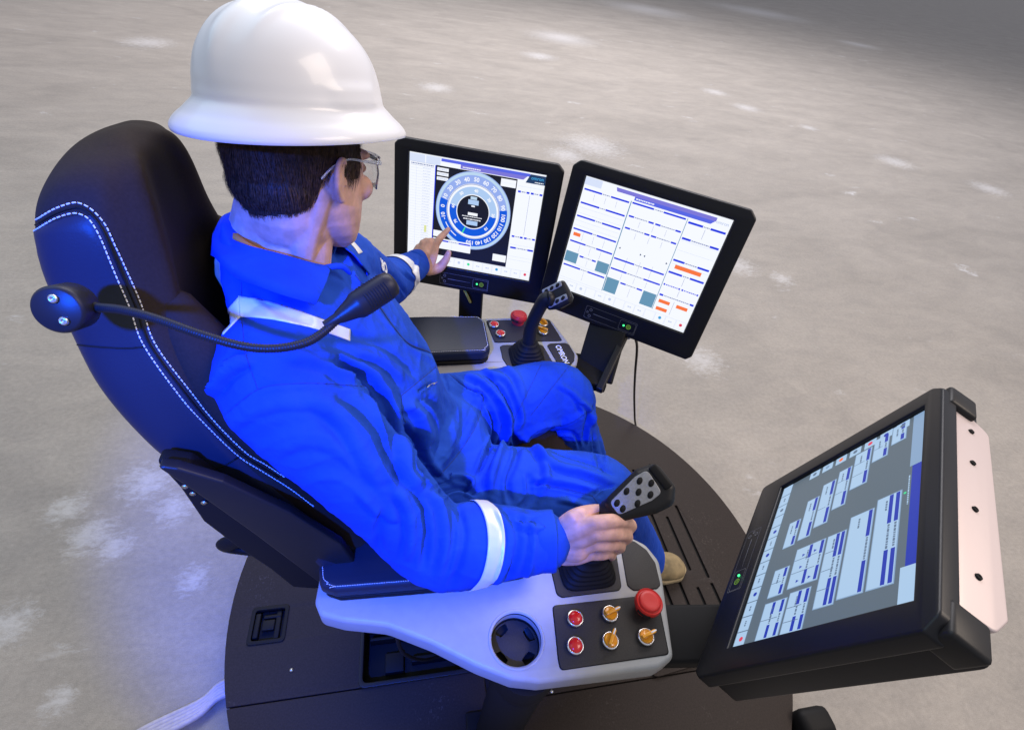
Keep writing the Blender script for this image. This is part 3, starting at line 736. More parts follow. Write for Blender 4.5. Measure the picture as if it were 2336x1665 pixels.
    def knob(x, y, ang):
        T = Matrix.Translation((x, my(y), .7218))
        v, f = lathe([(.0100, 0), (.0145, 0), (.0145, .006), (.0135, .0085), (.0118, .009), (.0112, .007)], 32, T)
        ring = MB().add(v, f[:-2]).build('turn_knob', M['chrome'], None, True); pr(ring)
        kb = MB(); v, f = lathe([(.0113, .003), (.0113, .010), (.0105, .0115), (.0085, .0105), (.0001, .0105)], 32, T); kb.add(v, f)
        R_ = T @ Matrix.Rotation(ang, 4, 'Z')
        me_ = slab([fillet([(-.0115, -.0028), (.0145, -.0030), (.0175, 0), (.0145, .0030), (-.0115, .0028)], .0015)], .0095, .0195, .0012, 2); me_.transform(R_)
        kb.add(*me_vf(me_)); o = kb.build('knob_cap', M['amber'], None); smooth_angle(o.data, 45); o.parent = ring
        w = bevelbox('knob_pointer', .006, .0168, -.0011, .0011, .0192, .0200, M['whiteprint'], None, .0003, R_, 1); w.parent = ring
    A = .72 if sgn < 0 else -2.2
    if sgn < 0:
        button(-.045, -.372); button(-.056, -.414); knob(.018, -.372, .25); knob(.005, -.414, .95); knob(.068, -.416, .25); es = (.086, -.368)
    else:
        button(-.069, -.417); button(-.057, -.376); knob(.068, -.382, 2.6); knob(.076, -.420, 2.0); es = (.003, -.432)
    T = Matrix.Translation((es[0], my(es[1]), .7218))
    v, f = lathe([(.0170, 0), (.0170, .012), (.0230, .016), (.0240, .018), (.0240, .026), (.0225, .0285), (.0200, .0270), (.0185, .0275)], 40, T)
    e0 = MB().add(v, f).build('emergency_stop', M['redm'], None); smooth_angle(e0.data, 45); pr(e0)
    v, f = lathe([(.0185, .020), (.0188, .0295), (.0170, .0318), (.011, .0312), (.0001, .0306)], 36, T)
    MB().add(v, f).build('stop_mushroom', M['redm'], e0, True)
    for k in range(2):
        a = .9 + k * 3.1
        Q = [T @ Vector((0.0240 * math.cos(a + d), 0.0240 * math.sin(a + d), .020)) for d in (-.4, -.2, 0, .2, .4)]
        MB().add(*tube(Q, .0030, 8)).build('grip_notch', M['void'], e0)
    # joystick: bellows, shaft, head with a plate of thumb buttons
    bx, by = (.0, my(-.28))
    T = Matrix.Translation((bx, by, .722))
    rings = []
    prof = [(.046, 0), (.046, .004), (.041, .009), (.043, .012), (.037, .017), (.039, .020), (.033, .026), (.035, .029), (.029, .035), (.031, .038), (.025, .044), (.022, .052)]
    for r_, z_ in prof:
        n_ = 48; sq = max(0, 1 - z_ / .05) * .9
        ring = []
        for k in range(n_):
            a = 2 * PI * k / n_; e = 2 + 3 * sq; c, s_ = math.cos(a), math.sin(a)
            q = (abs(c) ** e + abs(s_) ** e) ** (-1 / e); ring.append(T @ Vector((r_ * q * c * (1.12 if sgn < 0 else 1), r_ * q * s_, z_)))
        rings.append(ring)
    fineb = [catmull([r[j] for r in rings], 3) for j in range(48)]
    rings = [[fineb[j][i] for j in range(48)] for i in range(len(fineb[0]))]
    v, f = loft(rings)
    js = MB().add(v, f).build('joystick', M['blackmatte'], None, True); pr(js)
    if sgn < 0:
        S0 = Vector((bx, by, .765)); S1 = Vector((-.010, -.279, .845)); S2 = pt(1350, 1144, 'y', -.275); HD = pt(1418, 1096, 'y', -.275)
        face_n = (Vector((-.38, -.50, .78))).normalized(); lw = (.046, .056); hl = .098; pw = .95
    else:
        S0 = Vector((bx, by, .765)); S1 = pt(1183, 722, 'y', .315); S2 = pt(1208, 672, 'y', .315); HD = pt(1238, 655, 'y', .31)
        face_n = (Vector((-.62, -.52, .58))).normalized(); lw = (.042, .05); hl = .075; pw = .85
    v, f = tube([S0 - Vector((0, 0, .01)), S0, S1, S2, S2.lerp(HD, .4)], [.017, .018, .0205, .020, .020] if sgn < 0 else [.018, .018, .017, .017, .020], 24, smoothsub=6)
    stalk = MB().add(v, f).build('stick_grip', M['blackplastic'], None, True); stalk.parent = js
    up_ = (HD - S2).normalized(); up_ = (up_ - face_n * up_.dot(face_n)).normalized(); rt = up_.cross(face_n)
    FH = frame(HD, rt, up_, face_n)
    # head body: rounded tapered block in the face frame
    if sgn < 0:
        outl = fillet([(-.020, -.054), (.018, -.054), (.042, .004), (.047, .034), (.026, .054), (-.020, .054), (-.030, .020)], .016, 6)
    else:
        outl = fillet([(-.022, -.035), (.022, -.038), (.034, -.01), (.034, .022), (.022, .033), (-.026, .030), (-.030, 0)], .010, 6)
    me_ = slab([outl], -.044 if sgn < 0 else -.036, .002, .014 if sgn < 0 else .010, 6); 
    for vtx in me_.vertices:
        if vtx.co.z < -.01: vtx.co.y *= .90; vtx.co.x *= .85
    me_.transform(FH); smooth_angle(me_, 50)
    hd = link('stick_head', me_, M['blackplastic']); hd.parent = js
    if sgn < 0:
        plp = fillet([(-.013, -.044), (.010, -.044), (.0215, .010), (.021, .030), (-.019, .034), (-.0215, .012)], .008, 5)
        pm_ = slab([plp], .0015, .0034, .0006, 2); pm_.transform(FH); smooth_angle(pm_); pp = link('button_panel', pm_, M['stickmetal']); pp.parent = js
        spots_ = [(-.0065, -.034), (.0050, -.034), (-.0095, -.013), (.0125, -.014), (.0015, -.002), (-.0105, .008), (.0145, .012), (.0015, .020), (-.0105, .026)][:8]
        spots_ = [(-.006, -.035), (.006, -.033), (-.0115, -.012), (.0125, -.010), (.0, .002), (-.0125, .014), (.0135, .014), (.0005, .026)]
        br_ = .0056
    else:
        for x0 in (-.026, .010):
            q = [(-.002 + x0, -.030), (x0 + .013, -.030), (x0 + .015, .022), (x0 + .001, .024)]
            pm_ = slab([fillet(q, .004, 4)], .0015, .0034, .0006, 2); pm_.transform(FH); smooth_angle(pm_); pp = link('button_panel', pm_, M['stickmetal']); pp.parent = js
        spots_ = [(-.0195, -.020), (-.0190, -.004), (-.018, .012), (.0170, -.020), (.0170, -.004), (.0175, .012)]; br_ = .0056
    for x, y in spots_:
        v, f = lathe([(.0001, .0030), (br_, .0030), (br_ * .9, .0042), (.0001, .0046)], 20, FH @ Matrix.Translation((x, y, 0)) @ Matrix.Rotation(.5, 4, 'Z') @ Matrix.Diagonal((.8, 1.15, 1, 1)))
        MB().add(v, f).build('thumb_button', M['void'], None, True).parent = js
    if sgn < 0:
        tg = bevelbox('trigger_cap', -.020, .022, .036, .050, -.004, .0048, M['blackmatte'], None, .003, FH); tg.parent = js
    return root
console(-1, 'grey armrest console in front, under the worker\'s right hand, with cup holder and amber knobs', 'armrest consoles beside the seat')
console(1, 'armrest console on the far side, behind the knees, its joystick free', 'armrest consoles beside the seat')
# posts and arms that carry consoles
def post(x, y, z1, lab, cat='support post'):
    e = empty('support_post', lab, cat, (x, y, .12)); inv = Matrix.Translation((-x, -y, -.12))
    v, f = lathe([(.050, .121), (.050, .60), (.046, .605), (.046, .618), (.054, .622), (.054, z1 - .012), (.050, z1)], 40, Matrix.Translation((x, y, 0)))
    o = MB().add(v, f).build('column', M['blackmatte'], e); smooth_angle(o.data, 40); o.matrix_parent_inverse = inv
    o = bevelbox('foot_flange', x - .07, x + .07, y - .055, y + .055, .1203, .132, M['blackmatte'], e, .004); o.matrix_parent_inverse = inv
post(-.130, -.412, .671, 'black round post under the near armrest console below its cup holder')
post(-.130, .435, .671, 'black round post under the far armrest console')

# ------------------------------------------------------------------ monitors
def mframe(c, yaw, tilt):
    y = math.radians(yaw); t = math.radians(tilt)
    r = Vector((math.cos(y), math.sin(y), 0)); n0 = Vector((math.sin(y), -math.cos(y), 0)); u = Vector((0, 0, 1)) * math.cos(t) - n0 * math.sin(t)
    return frame(Vector(c), r, u, r.cross(u))
MON = [mframe((-.118, .673, .927), -17.895, 10.104), mframe((.283, .421, .964), -36.27, 12.669), mframe((.325, -.364, .945), -134.389, 14.76)]
SCOL = {}
def sc(name, c, s=1.0):
    if name not in SCOL: SCOL[name] = emis('screen_' + name, c, s)
    return name
class Screen:
    """flat print shown on a lit display, as thin layers in the monitor's own frame"""
    def __init__(s, gain=1.0): s.by = {}; s.layer = 0; s.g = gain
    def rect(s, x0, y0, x1, y1, c, z=0):
        s.by.setdefault(c, MB()).add([(x0, y0, z), (x1, y0, z), (x1, y1, z), (x0, y1, z)], [(0, 1, 2, 3)])
    def poly(s, P, c, z): s.by.setdefault(c, MB()).add([(x, y, z) for x, y in P], [tuple(range(len(P)))])
    def ring(s, cx, cy, r0, r1, c, z, a0=0, a1=2 * PI, n=72):
        v = []; f = []
        for k in range(n + 1):
            a = a0 + (a1 - a0) * k / n; v += [(cx + r0 * math.cos(a), cy + r0 * math.sin(a), z), (cx + r1 * math.cos(a), cy + r1 * math.sin(a), z)]
        for k in range(n): f.append((2 * k, 2 * k + 1, 2 * k + 3, 2 * k + 2))
        s.by.setdefault(c, MB()).add(v, f)
    def text(s, t, x, y, size, c, z, rot=0, bold=.0002, align='CENTER'):
        s.by.setdefault(c, MB()).add(*me_vf(textmesh(t, size, Matrix.Translation((x, y, z)) @ Matrix.Rotation(rot, 4, 'Z'), align, bold=bold)))
    def words(s, x0, x1, y, h, c, z, seed=0):
        """a line of small print too fine to read: short dashes"""
        rr_ = random.Random(seed * 31 + int(x0 * 1e4) + int(y * 1e4)); x = x0
        while x < x1:
            w = rr_.uniform(.002, .006); s.rect(x, y - h / 2, min(x + w, x1), y + h / 2, c, z); x += w + .0012
    def build(s, parent, F):
        out = MB(); mats = []
        for i, (c, mb) in enumerate(s.by.items()):
            mats.append(PAL[c]); out.add(mb.v, mb.f, i)
        me = out.mesh(); me.transform(F); o = link('display_graphics', me, mats); me.polygons.foreach_set('material_index', out.m); o.parent = parent; return o
G = 1.0
PAL = {'white': emis('display_white', (.90, .93, 1.0), 1.02), 'pale': emis('display_pale', (.72, .80, 1.0), .95), 'line': emis('display_line', (.30, .36, .62), .8), 'faint': emis('display_faint', (.62, .70, .92), .9),
       'blue': emis('display_blue', (.005, .035, .80), .95), 'bar': emis('display_title_blue', (.10, .14, .85), .9), 'bar2': emis('display_title_violet', (.22, .20, .75), .9), 'black': emis('display_black', (.004, .005, .012), 1),
       'navy': emis('display_navy', (.01, .04, .12), 1), 'dial': emis('display_dial_blue', (.0, .10, .72), 1), 'dial2': emis('display_dial_pale', (.30, .42, .85), 1), 'dial3': emis('display_dial_light', (.42, .60, .88), 1), 'rim': emis('display_rim', (.50, .68, .86), 1),
       'steelb': emis('display_steel_blue', (.13, .30, .45), 1), 'orange': emis('display_orange', (.95, .18, .04), 1), 'green': emis('display_green', (.05, .75, .30), 1), 'cyan': emis('display_cyan', (.05, .35, .70), 1), 'red': emis('display_red', (.75, .05, .10), 1),
       'yellow': emis('display_yellow', (.80, .85, .35), .9), 'g3': emis('display_grey', (.105, .145, .185), 1), 'w3': emis('display_soft_white', (.40, .58, .80), 1), 'p3': emis('display_soft_pale', (.24, .37, .56), 1), 'l3': emis('display_soft_line', (.12, .18, .28), 1), 'b3': emis('display_soft_blue', (.012, .035, .42), 1)}
def tool_row(S, y0, y1, x0, x1, n, w, l, z=.0004, icons=None, gap=.0012):
    for k in range(n):
        a = x0 + (x1 - x0) * k / n + gap; b = x0 + (x1 - x0) * (k + 1) / n - gap
        S.rect(a - .0005, y0 - .0005, b + .0005, y1 + .0005, l, z); S.rect(a, y0, b, y1, w, z + .0002)
        ic = (icons or {}).get(k); cx, cy = (a + b) / 2, (y0 + y1) / 2
        if ic: S.ring(cx, cy + .002, 0, .0042, ic, z + .0004, n=14)
        elif k % 3: S.words(cx - .005, cx + .005, cy + .001, .0035, 'faint' if w == 'white' else 'l3', z + .0004, k)
def barpanel(S, x0, x1, y, h=.0042, gap=.28, c='blue', z=.0006, txt='line', t=.5):
    """header bar with a caption let into it"""
    L = x1 - x0; g0 = x0 + L * (t - gap / 2); g1 = x0 + L * (t + gap / 2)
    S.rect(x0, y - h / 2, g0, y + h / 2, c, z); S.rect(g1, y - h / 2, x1, y + h / 2, c, z); S.words(g0 + .002, g1 - .002, y, h * .55, txt, z, 3)
def screen1():
    S = Screen(); S.rect(-.188, -.1505, .188, .1505, 'white', 0)
    S.rect(-.188, .128, -.145, .148, 'pale', .0003); S.rect(-.142, .128, -.102, .148, 'pale', .0003)
    S.poly([(-.100, .1395), (.145, .1395), (.145, .147), (-.100, .147)], 'bar', .0003)
    S.poly([(-.046, .1295), (.128, .1295), (.138, .1395), (-.046, .1395)], 'bar2', .0003)
    S.words(-.040, .010, .134, .003, 'white', .0006, 5)
    S.poly([(.135, .1235), (.188, .1235), (.188, .1465), (.146, .1465)], 'navy', .0004); S.text('omron', .166, .1375, .0125, 'cyan', .0007); S.words(.160, .184, .1275, .0022, 'white', .0007, 1)
    S.rect(-.1160, -.121, -.1135, .127, 'blue', .0003)
    S.words(-.183, -.120, .1235, .003, 'line', .0004, 9); S.rect(-.184, .1275, -.118, .1280, 'line', .0004); S.rect(-.184, .1190, -.118, .1195, 'line', .0004)
    for k in range(30):
        y = .112 - k * .0074; S.rect(-.184, y, -.118, y + .0004, 'faint', .0004); S.words(-.150, -.128, y + .003, .0014, 'faint', .0004, k)
    S.rect(-.168, -.115, -.1675, .118, 'faint', .0004); S.rect(-.140, -.06, -.1335, -.040, 'yellow', .0005)
    S.rect(-.1135, -.121, .1125, .128, 'black', .0003)
    for y in (.119, .107, .095): S.rect(-.110, y - .004, -.078, y + .0045, 'white', .0006); S.words(-.107, -.082, y, .0025, 'faint', .0008, 2)
    S.rect(.068, .104, .110, .124, 'white', .0006); S.rect(.068, .1135, .110, .1138, 'faint', .0008)
    S.rect(.070, -.108, .110, -.087, 'white', .0006); S.rect(-.112, -.066, -.078, -.048, 'white', .0006)
    cx, cy = -.001, .021
    S.ring(cx, cy, .098, .1075, 'rim', .0006); S.ring(cx, cy, .1055, .1075, 'dial2', .0008)
    S.ring(cx, cy, .076, .098, 'dial', .0006, math.radians(165), math.radians(372)); S.ring(cx, cy, .076, .098, 'dial2', .0006, math.radians(12), math.radians(165))
    S.ring(cx, cy, .068, .076, 'white', .0006); S.ring(cx, cy, .0735, .0750, 'line', .0008)
    S.ring(cx, cy, .048, .068, 'dial', .0006, math.radians(170), math.radians(355)); S.ring(cx, cy, .048, .068, 'dial3', .0006, math.radians(-5), math.radians(170))
    S.ring(cx, cy, .0455, .048, 'white', .0008); S.ring(cx, cy, .0, .0455, 'black', .0006)
    for k in range(17):
        val = -10 + 10 * k; a = math.radians(196 - 17.9 * k - 17.9 * 0)
        S.text(str(val), cx + .087 * math.cos(a), cy + .087 * math.sin(a), .0155, 'white', .0010, a - PI / 2, .0004)
    for k, t in enumerate(('70', '60', '50', '40', '30', '20', '10')):
        a = math.radians(215 - 43 * k); S.text(t, cx + .058 * math.cos(a), cy + .058 * math.sin(a), .011, 'white', .0010, a - PI / 2, .0004)
    a = math.radians(248); S.poly([(cx + r_ * math.cos(a + d), cy + r_ * math.sin(a + d)) for r_, d in ((.049, -.03), (.049, .03), (.068, .03), (.068, -.03))], 'green', .0010)
    for a0, a1 in ((208, 222), (226, 240)):
        S.ring(cx, cy, .085, .0875, 'white', .001, math.radians(a0), math.radians(a1), 8)
    S.rect(cx - .016, cy + .020, cx + .014, cy + .033, 'dial3', .0008); S.rect(cx - .010, cy + .034, cx + .008, cy + .042, 'rim', .0008); S.rect(cx - .006, cy + .014, cx + .004, cy + .018, 'white', .0008)
    S.rect(cx - .014, cy - .010, cx + .014, cy - .002, 'white', .0008); S.words(cx - .03, cx + .028, cy - .014, .0022, 'white', .0008, 4); S.words(cx - .026, cx + .024, cy - .021, .0030, 'white', .0008, 6)
    S.rect(cx - .016, cy - .037, cx + .016, cy - .025, 'dial3', .0008)
    S.rect(-.112, -.100, .002, -.070, 'white', .0009); barpanel(S, -.100, 0, -.076, gap=.30, z=.0012); S.rect(-.055, -.099, -.0545, -.081, 'faint', .0012)
    for y, a, b in ((.098, .118, .150), (.098, .154, .186), (-.026, .118, .150), (-.026, .154, .186)): barpanel(S, a, b, y, .005, .5)
    barpanel(S, .118, .186, -.059, .005, .5)
    S.rect(.1515, -.018, .1523, .092, 'line', .0004)
    for y in (.112, -.050, -.085, -.095): S.rect(.116, y, .188, y + .0005, 'faint', .0004)
    S.rect(.1515, .100, .1518, .122, 'faint', .0004)
    tool_row(S, -.147, -.124, -.188, .188, 13, 'white', 'faint', icons={5: 'faint', 6: 'green', 9: 'cyan', 12: 'red'})
    return S
def screen2():
    S = Screen(); S.rect(-.188, -.1505, .188, .1505, 'white', 0)
    S.rect(-.188, .131, -.142, .149, 'pale', .0003)
    S.poly([(-.100, .1365), (.152, .1365), (.152, .1455), (-.104, .1455)], 'bar2', .0003); S.poly([(-.052, .128), (.142, .128), (.150, .1365), (-.052, .1365)], 'bar', .0003)
    S.words(-.048, .0, .1325, .003, 'white', .0006, 5); S.text('omron', .168, .137, .011, 'faint', .0007)
    x1, x2 = -.0575, .088
    S.rect(x1 - .0012, -.118, x1 + .0012, .125, 'steelb', .0004); S.rect(x2 - .0008, -.118, x2 + .0008, .125, 'steelb', .0004)
    for y, g in ((.120, .2), (.086, .14), (.052, .16), (.018, .10), (-.015, .25)): barpanel(S, -.184, -.062, y, gap=g)
    for y0, y1 in ((.098, .114), (-.008, .012), (-.040, -.020)):
        for k in (1, 2, 3): x = -.184 + k * .0305; S.rect(x, y0, x + .0006, y1, 'line', .0004)
    S.rect(-.180, .000, -.160, .009, 'orange', .0006)
    S.rect(-.186, -.072, -.150, -.043, 'steelb', .0005); S.rect(-.094, -.072, -.060, -.043, 'steelb', .0005); barpanel(S, -.146, -.098, -.048, gap=.5)
    S.rect(-.122, -.070, -.1215, -.053, 'line', .0004)
    barpanel(S, -.184, -.062, -.082, gap=.18); S.rect(-.122, -.112, -.1215, -.086, 'line', .0004)
    for y in (.074, .040, .028, -.075, -.118, .060): S.rect(-.184, y, -.062, y + .0005, 'faint', .0004)
    barpanel(S, -.054, .084, .122, gap=.18)
    for y in (.090, .060): barpanel(S, -.052, .014, y, gap=.58); barpanel(S, .018, .084, y, gap=.58); 
    for y0, y1 in ((.068, .084), (.038, .054), (-.030, -.012)):
        for x in (-.020, .016, .050): S.rect(x, y0, x + .0006, y1, 'line', .0004)
    for x, d in ((-.046, -1), (.008, 1), (.022, -1), (.078, 1)): S.poly([(x, .004), (x, .010), (x + .004 * d, .007)] if d > 0 else [(x, .010), (x, .004), (x + .004 * d, .007)], 'navy', .0006)
    barpanel(S, -.054, .084, -.022, gap=.18); barpanel(S, -.054, .084, -.050, gap=.34)
    for x in (-.020, .016, .050): S.rect(x, -.046, x + .0006, -.028, 'line', .0004); S.rect(x, -.072, x + .0006, -.056, 'line', .0004)
    S.rect(-.055, -.116, -.020, -.076, 'steelb', .0005); S.rect(.050, -.116, .086, -.078, 'steelb', .0005); barpanel(S, -.016, .046, -.080, gap=.5); S.rect(.014, -.112, .0146, -.086, 'line', .0004)
    barpanel(S, .092, .184, .117, .005, gap=.2); S.rect(.136, .088, .1368, .112, 'line', .0004)
    barpanel(S, .092, .184, .078, .005, gap=.52)
    for y in (.048, .072, .012): S.rect(.092, y, .184, y + .0005, 'faint', .0004)
    barpanel(S, .092, .184, .022, .005, gap=.36); S.rect(.102, .002, .170, .012, 'orange', .0006)
    barpanel(S, .092, .184, -.010, .005, gap=.22); S.rect(.136, -.036, .1368, -.014, 'line', .0004)
    for a, b in ((.092, .136), (.140, .184)): barpanel(S, a, b, -.044, .0045, gap=.8, txt='blue')
    S.rect(.136, -.066, .1368, -.048, 'line', .0004); barpanel(S, .092, .184, -.073, .005, gap=.78)
    for a, b, y in ((.096, .126, -.089), (.144, .174, -.089), (.096, .126, -.110)): S.rect(a, y - .005, b, y + .004, 'orange', .0006)
    S.rect(.135, -.118, .1358, -.080, 'line', .0004)
    tool_row(S, -.147, -.124, -.188, .188, 13, 'white', 'faint', icons={2: 'faint', 10: 'cyan', 12: 'red', 5: 'faint'})
    return S
def screen3():
    S = Screen(); S.rect(-.188, -.1505, .188, .1505, 'g3', 0)
    S.rect(-.188, .130, -.06, .1495, 'p3', .0003); S.rect(-.06, .134, .130, .1495, 'b3', .0003); S.rect(.130, .128, .188, .1495, 'w3', .0003)
    S.words(-.04, .02, .131, .002, 'w3', .0006, 4)
    def panel(x0, x1, y0, y1, bars, cols=(), t='p3', gap=.3):
        S.rect(x0 - .0015, y0 - .0015, x1 + .0015, y1 + .0015, 'p3', .0003); S.rect(x0, y0, x1, y1, 'w3', .0005)
        for b in bars: barpanel(S, x0 + .001, x1 - .001, b, .006, gap, 'b3', .0008, 'l3')
        for c in cols: S.rect(c - .0006, y0, c + .0006, y1 - .01, 'l3', .0008)
        S.words(x0 + .01, x0 + .03, (y0 + y1) / 2 - .003, .003, 'l3', .0008, 8)
    # right block: columns run along the screen's width
    for (x0, x1, y0, y1, bars, cols) in [
        (-.185, -.140, .095, .118, (.113,), ()),
        (-.178, -.120, .062, .088, (.084,), (-.150,)),
        (-.165, -.075, .026, .056, (.052,), (-.135, -.105)), (-.140, -.045, -.004, .020, (.016,), (-.11, -.08)), (-.125, -.020, -.036, -.010, (-.014,), (-.060,)), (-.10, -.005, -.066, -.042, (-.046,), ()),
        (-.06, .0, -.098, -.074, (-.078,), ()),
        (-.015, .150, .084, .120, (.116, .106), ()), (-.002, .150, .040, .078, (.074,), ()),
        (.02, .155, .002, .034, (.030, .021), (.055, .09, .125)),
        (.02, .100, -.060, -.004, (-.008, -.030), (.045, .072)), (.050, .105, -.100, -.070, (-.075,), (.078,)),
        (.112, .184, -.050, -.012, (-.016, -.030), (.140, .165)), (.118, .184, -.100, -.056, (-.062, -.080), (.150,))]:
        panel(x0, x1, y0, y1, bars, cols)
    for x, y in ((.035, -.045), (.060, -.045), (.088, -.045), (.035, -.022), (.088, -.022)): S.poly([(x, y), (x + .006, y), (x + .003, y + .006)], 'b3', .001)
    S.ring(-.005 + .0, .1265, 0, .0022, 'green', .0010, n=10)
    # icon column on the left edge (upper picture) and tool row along the bottom
    for k, (x, ic) in enumerate(((-.150, 'b3'), (-.125, 'red'), (-.100, 'w3'), (-.075, 'orange'), (-.05, 'w3'))):
        pass
    for k in range(7):
        y = .112 - k * .030; 
        S.rect(-.187, y - .0115, -.1685 + (.0 if k else .0), y + .0115, 'w3', .0006); S.ring(-.178, y, 0, .0045, ('l3', 'b3', 'red', 'l3', 'orange', 'p3', 'l3')[k], .0009, n=12)
    tool_row(S, -.148, -.125, -.188, .188, 13, 'w3', 'p3', icons={2: 'l3', 4: 'b3', 6: 'b3', 9: 'b3', 12: 'red'})
    return S
def monitor(i, label, S, thick=.052):
    F = MON[i]; base = F @ Vector((0, -.22, -.03))
    root = empty('touchscreen_monitor', label, 'monitor', base, 'touchscreen monitors round the chair'); inv = Matrix.Translation(-base)
    def pr(o): o.parent = root; o.matrix_parent_inverse = inv; return o
    outl = fillet([(-.229, -.218), (.222, -.218), (.234, -.204), (.234, .166), (.216, .183), (-.212, .183), (-.229, .166)], [.014, .008, .01, .008, .014, .014, .010], 6)
    hole = [Vector(p) for p in ((-.1895, -.152), (.1895, -.152), (.1895, .152), (-.1895, .152))]
    pr(slabo('bezel', [outl, hole], -.018, .007, M['bezel'], None, bev=.004, mtx=F))
    back = fillet([(-.222, -.210), (.222, -.210), (.222, .174), (-.222, .174)], .012)
    pr(slabo('housing', [back], -thick, -.0175, M['bezel'], None, bev=.003, mtx=F))
    v, f = boxv(-.19, .19, -.1525, .1525, -.012, -.0005, F)
    scr = pr(MB().add(v, f).build('screen', M['blackplastic'])); S.build(scr, F)
    # control strip: outline, icons, slider line, lit power ring
    st = MB()
    def rline(x0, x1, y0, y1, w=.0006, r=.004):
        a = fillet([(x0, y0), (x1, y0), (x1, y1), (x0, y1)], r, 4); b = fillet([(x0 + w, y0 + w), (x1 - w, y0 + w), (x1 - w, y1 - w), (x0 + w, y1 - w)], r, 4)
        n_ = len(a); st.add([(*p, .0074) for p in a] + [(*p, .0074) for p in b], [(k, (k + 1) % n_, n_ + (k + 1) % n_, n_ + k) for k in range(n_)])
    ys = -.188
    rline(-.083, .068, ys - .018, ys + .018); rline(.020, .066, ys - .014, ys + .014)
    st.add([(-.058, ys - .0008, .0074), (.012, ys - .0002, .0074), (.012, ys + .0002, .0074), (-.058, ys + .0008, .0074)], [(0, 1, 2, 3)])
    for dx, dy, r_ in ((-.068, .009, .0042), (-.068, -.009, .0042), (-.076, 0, .003)):
        rg = []; 
        v = []; f = []
        for k in range(17):
            a = 2 * PI * k / 16; v += [(dx + (r_ - .0012) * math.cos(a), ys + dy + (r_ - .0012) * math.sin(a), .0074), (dx + r_ * math.cos(a), ys + dy + r_ * math.sin(a), .0074)]
        st.add(v, [(2 * k, 2 * k + 1, 2 * k + 3, 2 * k + 2) for k in range(16)])
    me_ = st.mesh(); me_.transform(F); pr(link('control_strip', me_, M['greyprint']))
    rg = MB(); v = []
    for k in range(25):
        a = 2 * PI * k / 24; v += [(.047 + .0052 * math.cos(a), ys + .0052 * math.sin(a), .0075), (.047 + .0066 * math.cos(a), ys + .0066 * math.sin(a), .0075)]
    rg.add(v, [(2 * k, 2 * k + 1, 2 * k + 3, 2 * k + 2) for k in range(24)])
    v = []
    for k in range(17):
        a = PI * .62 + 2 * PI * .88 * k / 16; v += [(.047 + .0022 * math.cos(a), ys + .0022 * math.sin(a), .0075), (.047 + .0032 * math.cos(a), ys + .0032 * math.sin(a), .0075)]
    rg.add(v, [(2 * k, 2 * k + 1, 2 * k + 3, 2 * k + 2) for k in range(16)]); rg.add([(.0466, ys, .0076), (.0474, ys, .0076), (.0474, ys + .004, .0076), (.0466, ys + .004, .0076)], [(0, 1, 2, 3)])
    me_ = rg.mesh(); me_.transform(F); pr(link('power_icon', me_, M['ledring']))
    v, f = lathe([(.0026, .0068), (.0026, .0080), (.0016, .0088), (.0001, .0090)], 14, F @ Matrix.Translation((.033, ys, 0))); pr(MB().add(v, f).build('power_light', M['led'], None, True))
    # rear mounting block
    pr(bevelbox('mounting_block', -.085, .085, -.10, .06, -thick - .045, -thick, M['blackmatte'], None, .006, F))
    if i == 2:
        pr(slabo('metal_side_panel', [fillet([(-.184, -.078), (.150, -.082), (.178, -.066), (.182, -.0175), (-.192, -.0175), (-.196, -.050)], .014)], -.028, .0045, M['metalside'], None, bev=.003, mtx=F @ Matrix(((1, 0, 0, 0), (0, 0, 1, .1722), (0, 1, 0, 0), (0, 0, 0, 1)))))
        for x in (-.157, -.083, .010, .120):
            T = F @ Matrix.Translation((x, .1768, -.046)) @ Matrix.Rotation(-PI / 2, 4, 'X')
            v, f = lathe([(.0001, 0), (.0042, 0), (.0036, .0022), (.0022, .0024), (.0018, .0010), (.0001, .0010)], 16, T); pr(MB().add(v, f).build('side_screw', M['blackmatte'], None, True))
        for sx in (-1, 1):
            pr(bevelbox('corner_guard', sx * .208 - .022, sx * .208 + .024, .146, .186, -.050, -.004, M['blackplastic'], None, .006, F))
    return root
monitor(0, 'leftmost monitor, showing the round blue dial that the worker touches', screen1())
monitor(1, 'monitor to the right of the dial screen, showing white panels with orange blocks', screen2())
monitor(2, 'monitor at lower right seen from its side, with greyed panels on its screen', screen3(), .062)
# arms for the monitors
def arm(name, label, polys):
    e = empty(name, label, 'monitor arm', polys[0][0][0]); inv = Matrix.Translation(-Vector(polys[0][0][0]))
    for nm, P, w, t in polys:
        pass
    return e
def bar_between(name, a, b, w, t, upv, material, parent, inv):
    a = Vector(a); b = Vector(b); x = (b - a); L = x.length; x.normalize(); z = Vector(upv); z = (z - x * z.dot(x)).normalized(); y = z.cross(x)
    o = bevelbox(name, 0, L, -w / 2, w / 2, -t / 2, t / 2, material, parent, min(w, t) * .2, frame(a, x, y, z)); o.matrix_parent_inverse = inv; return o
p0 = Vector((.150, -.410, .675)); e = empty('monitor_mount', 'black bar from the near console to the lower right monitor', 'monitor arm', p0); inv = Matrix.Translation(-p0)
bar_between('bar', (.08, -.395, .665), (.30, -.425, .68), .10, .035, (0, 0, 1), M['blackmatte'], e, inv)
bar_between('upright', (.335, -.440, .66), MON[2] @ Vector((0, -.08, -.085)), .10, .03, (.7, -.7, 0), M['blackmatte'], e, inv)
p0 = Vector((.12, .33, .67)); e = empty('monitor_mount', 'black bracket behind the left knee holding the monitor with orange blocks', 'monitor arm', p0); inv = Matrix.Translation(-p0)
bar_between('bar', (.10, .33, .665), (.235, .285, .665), .12, .03, (0, 0, 1), M['blackmatte'], e, inv)
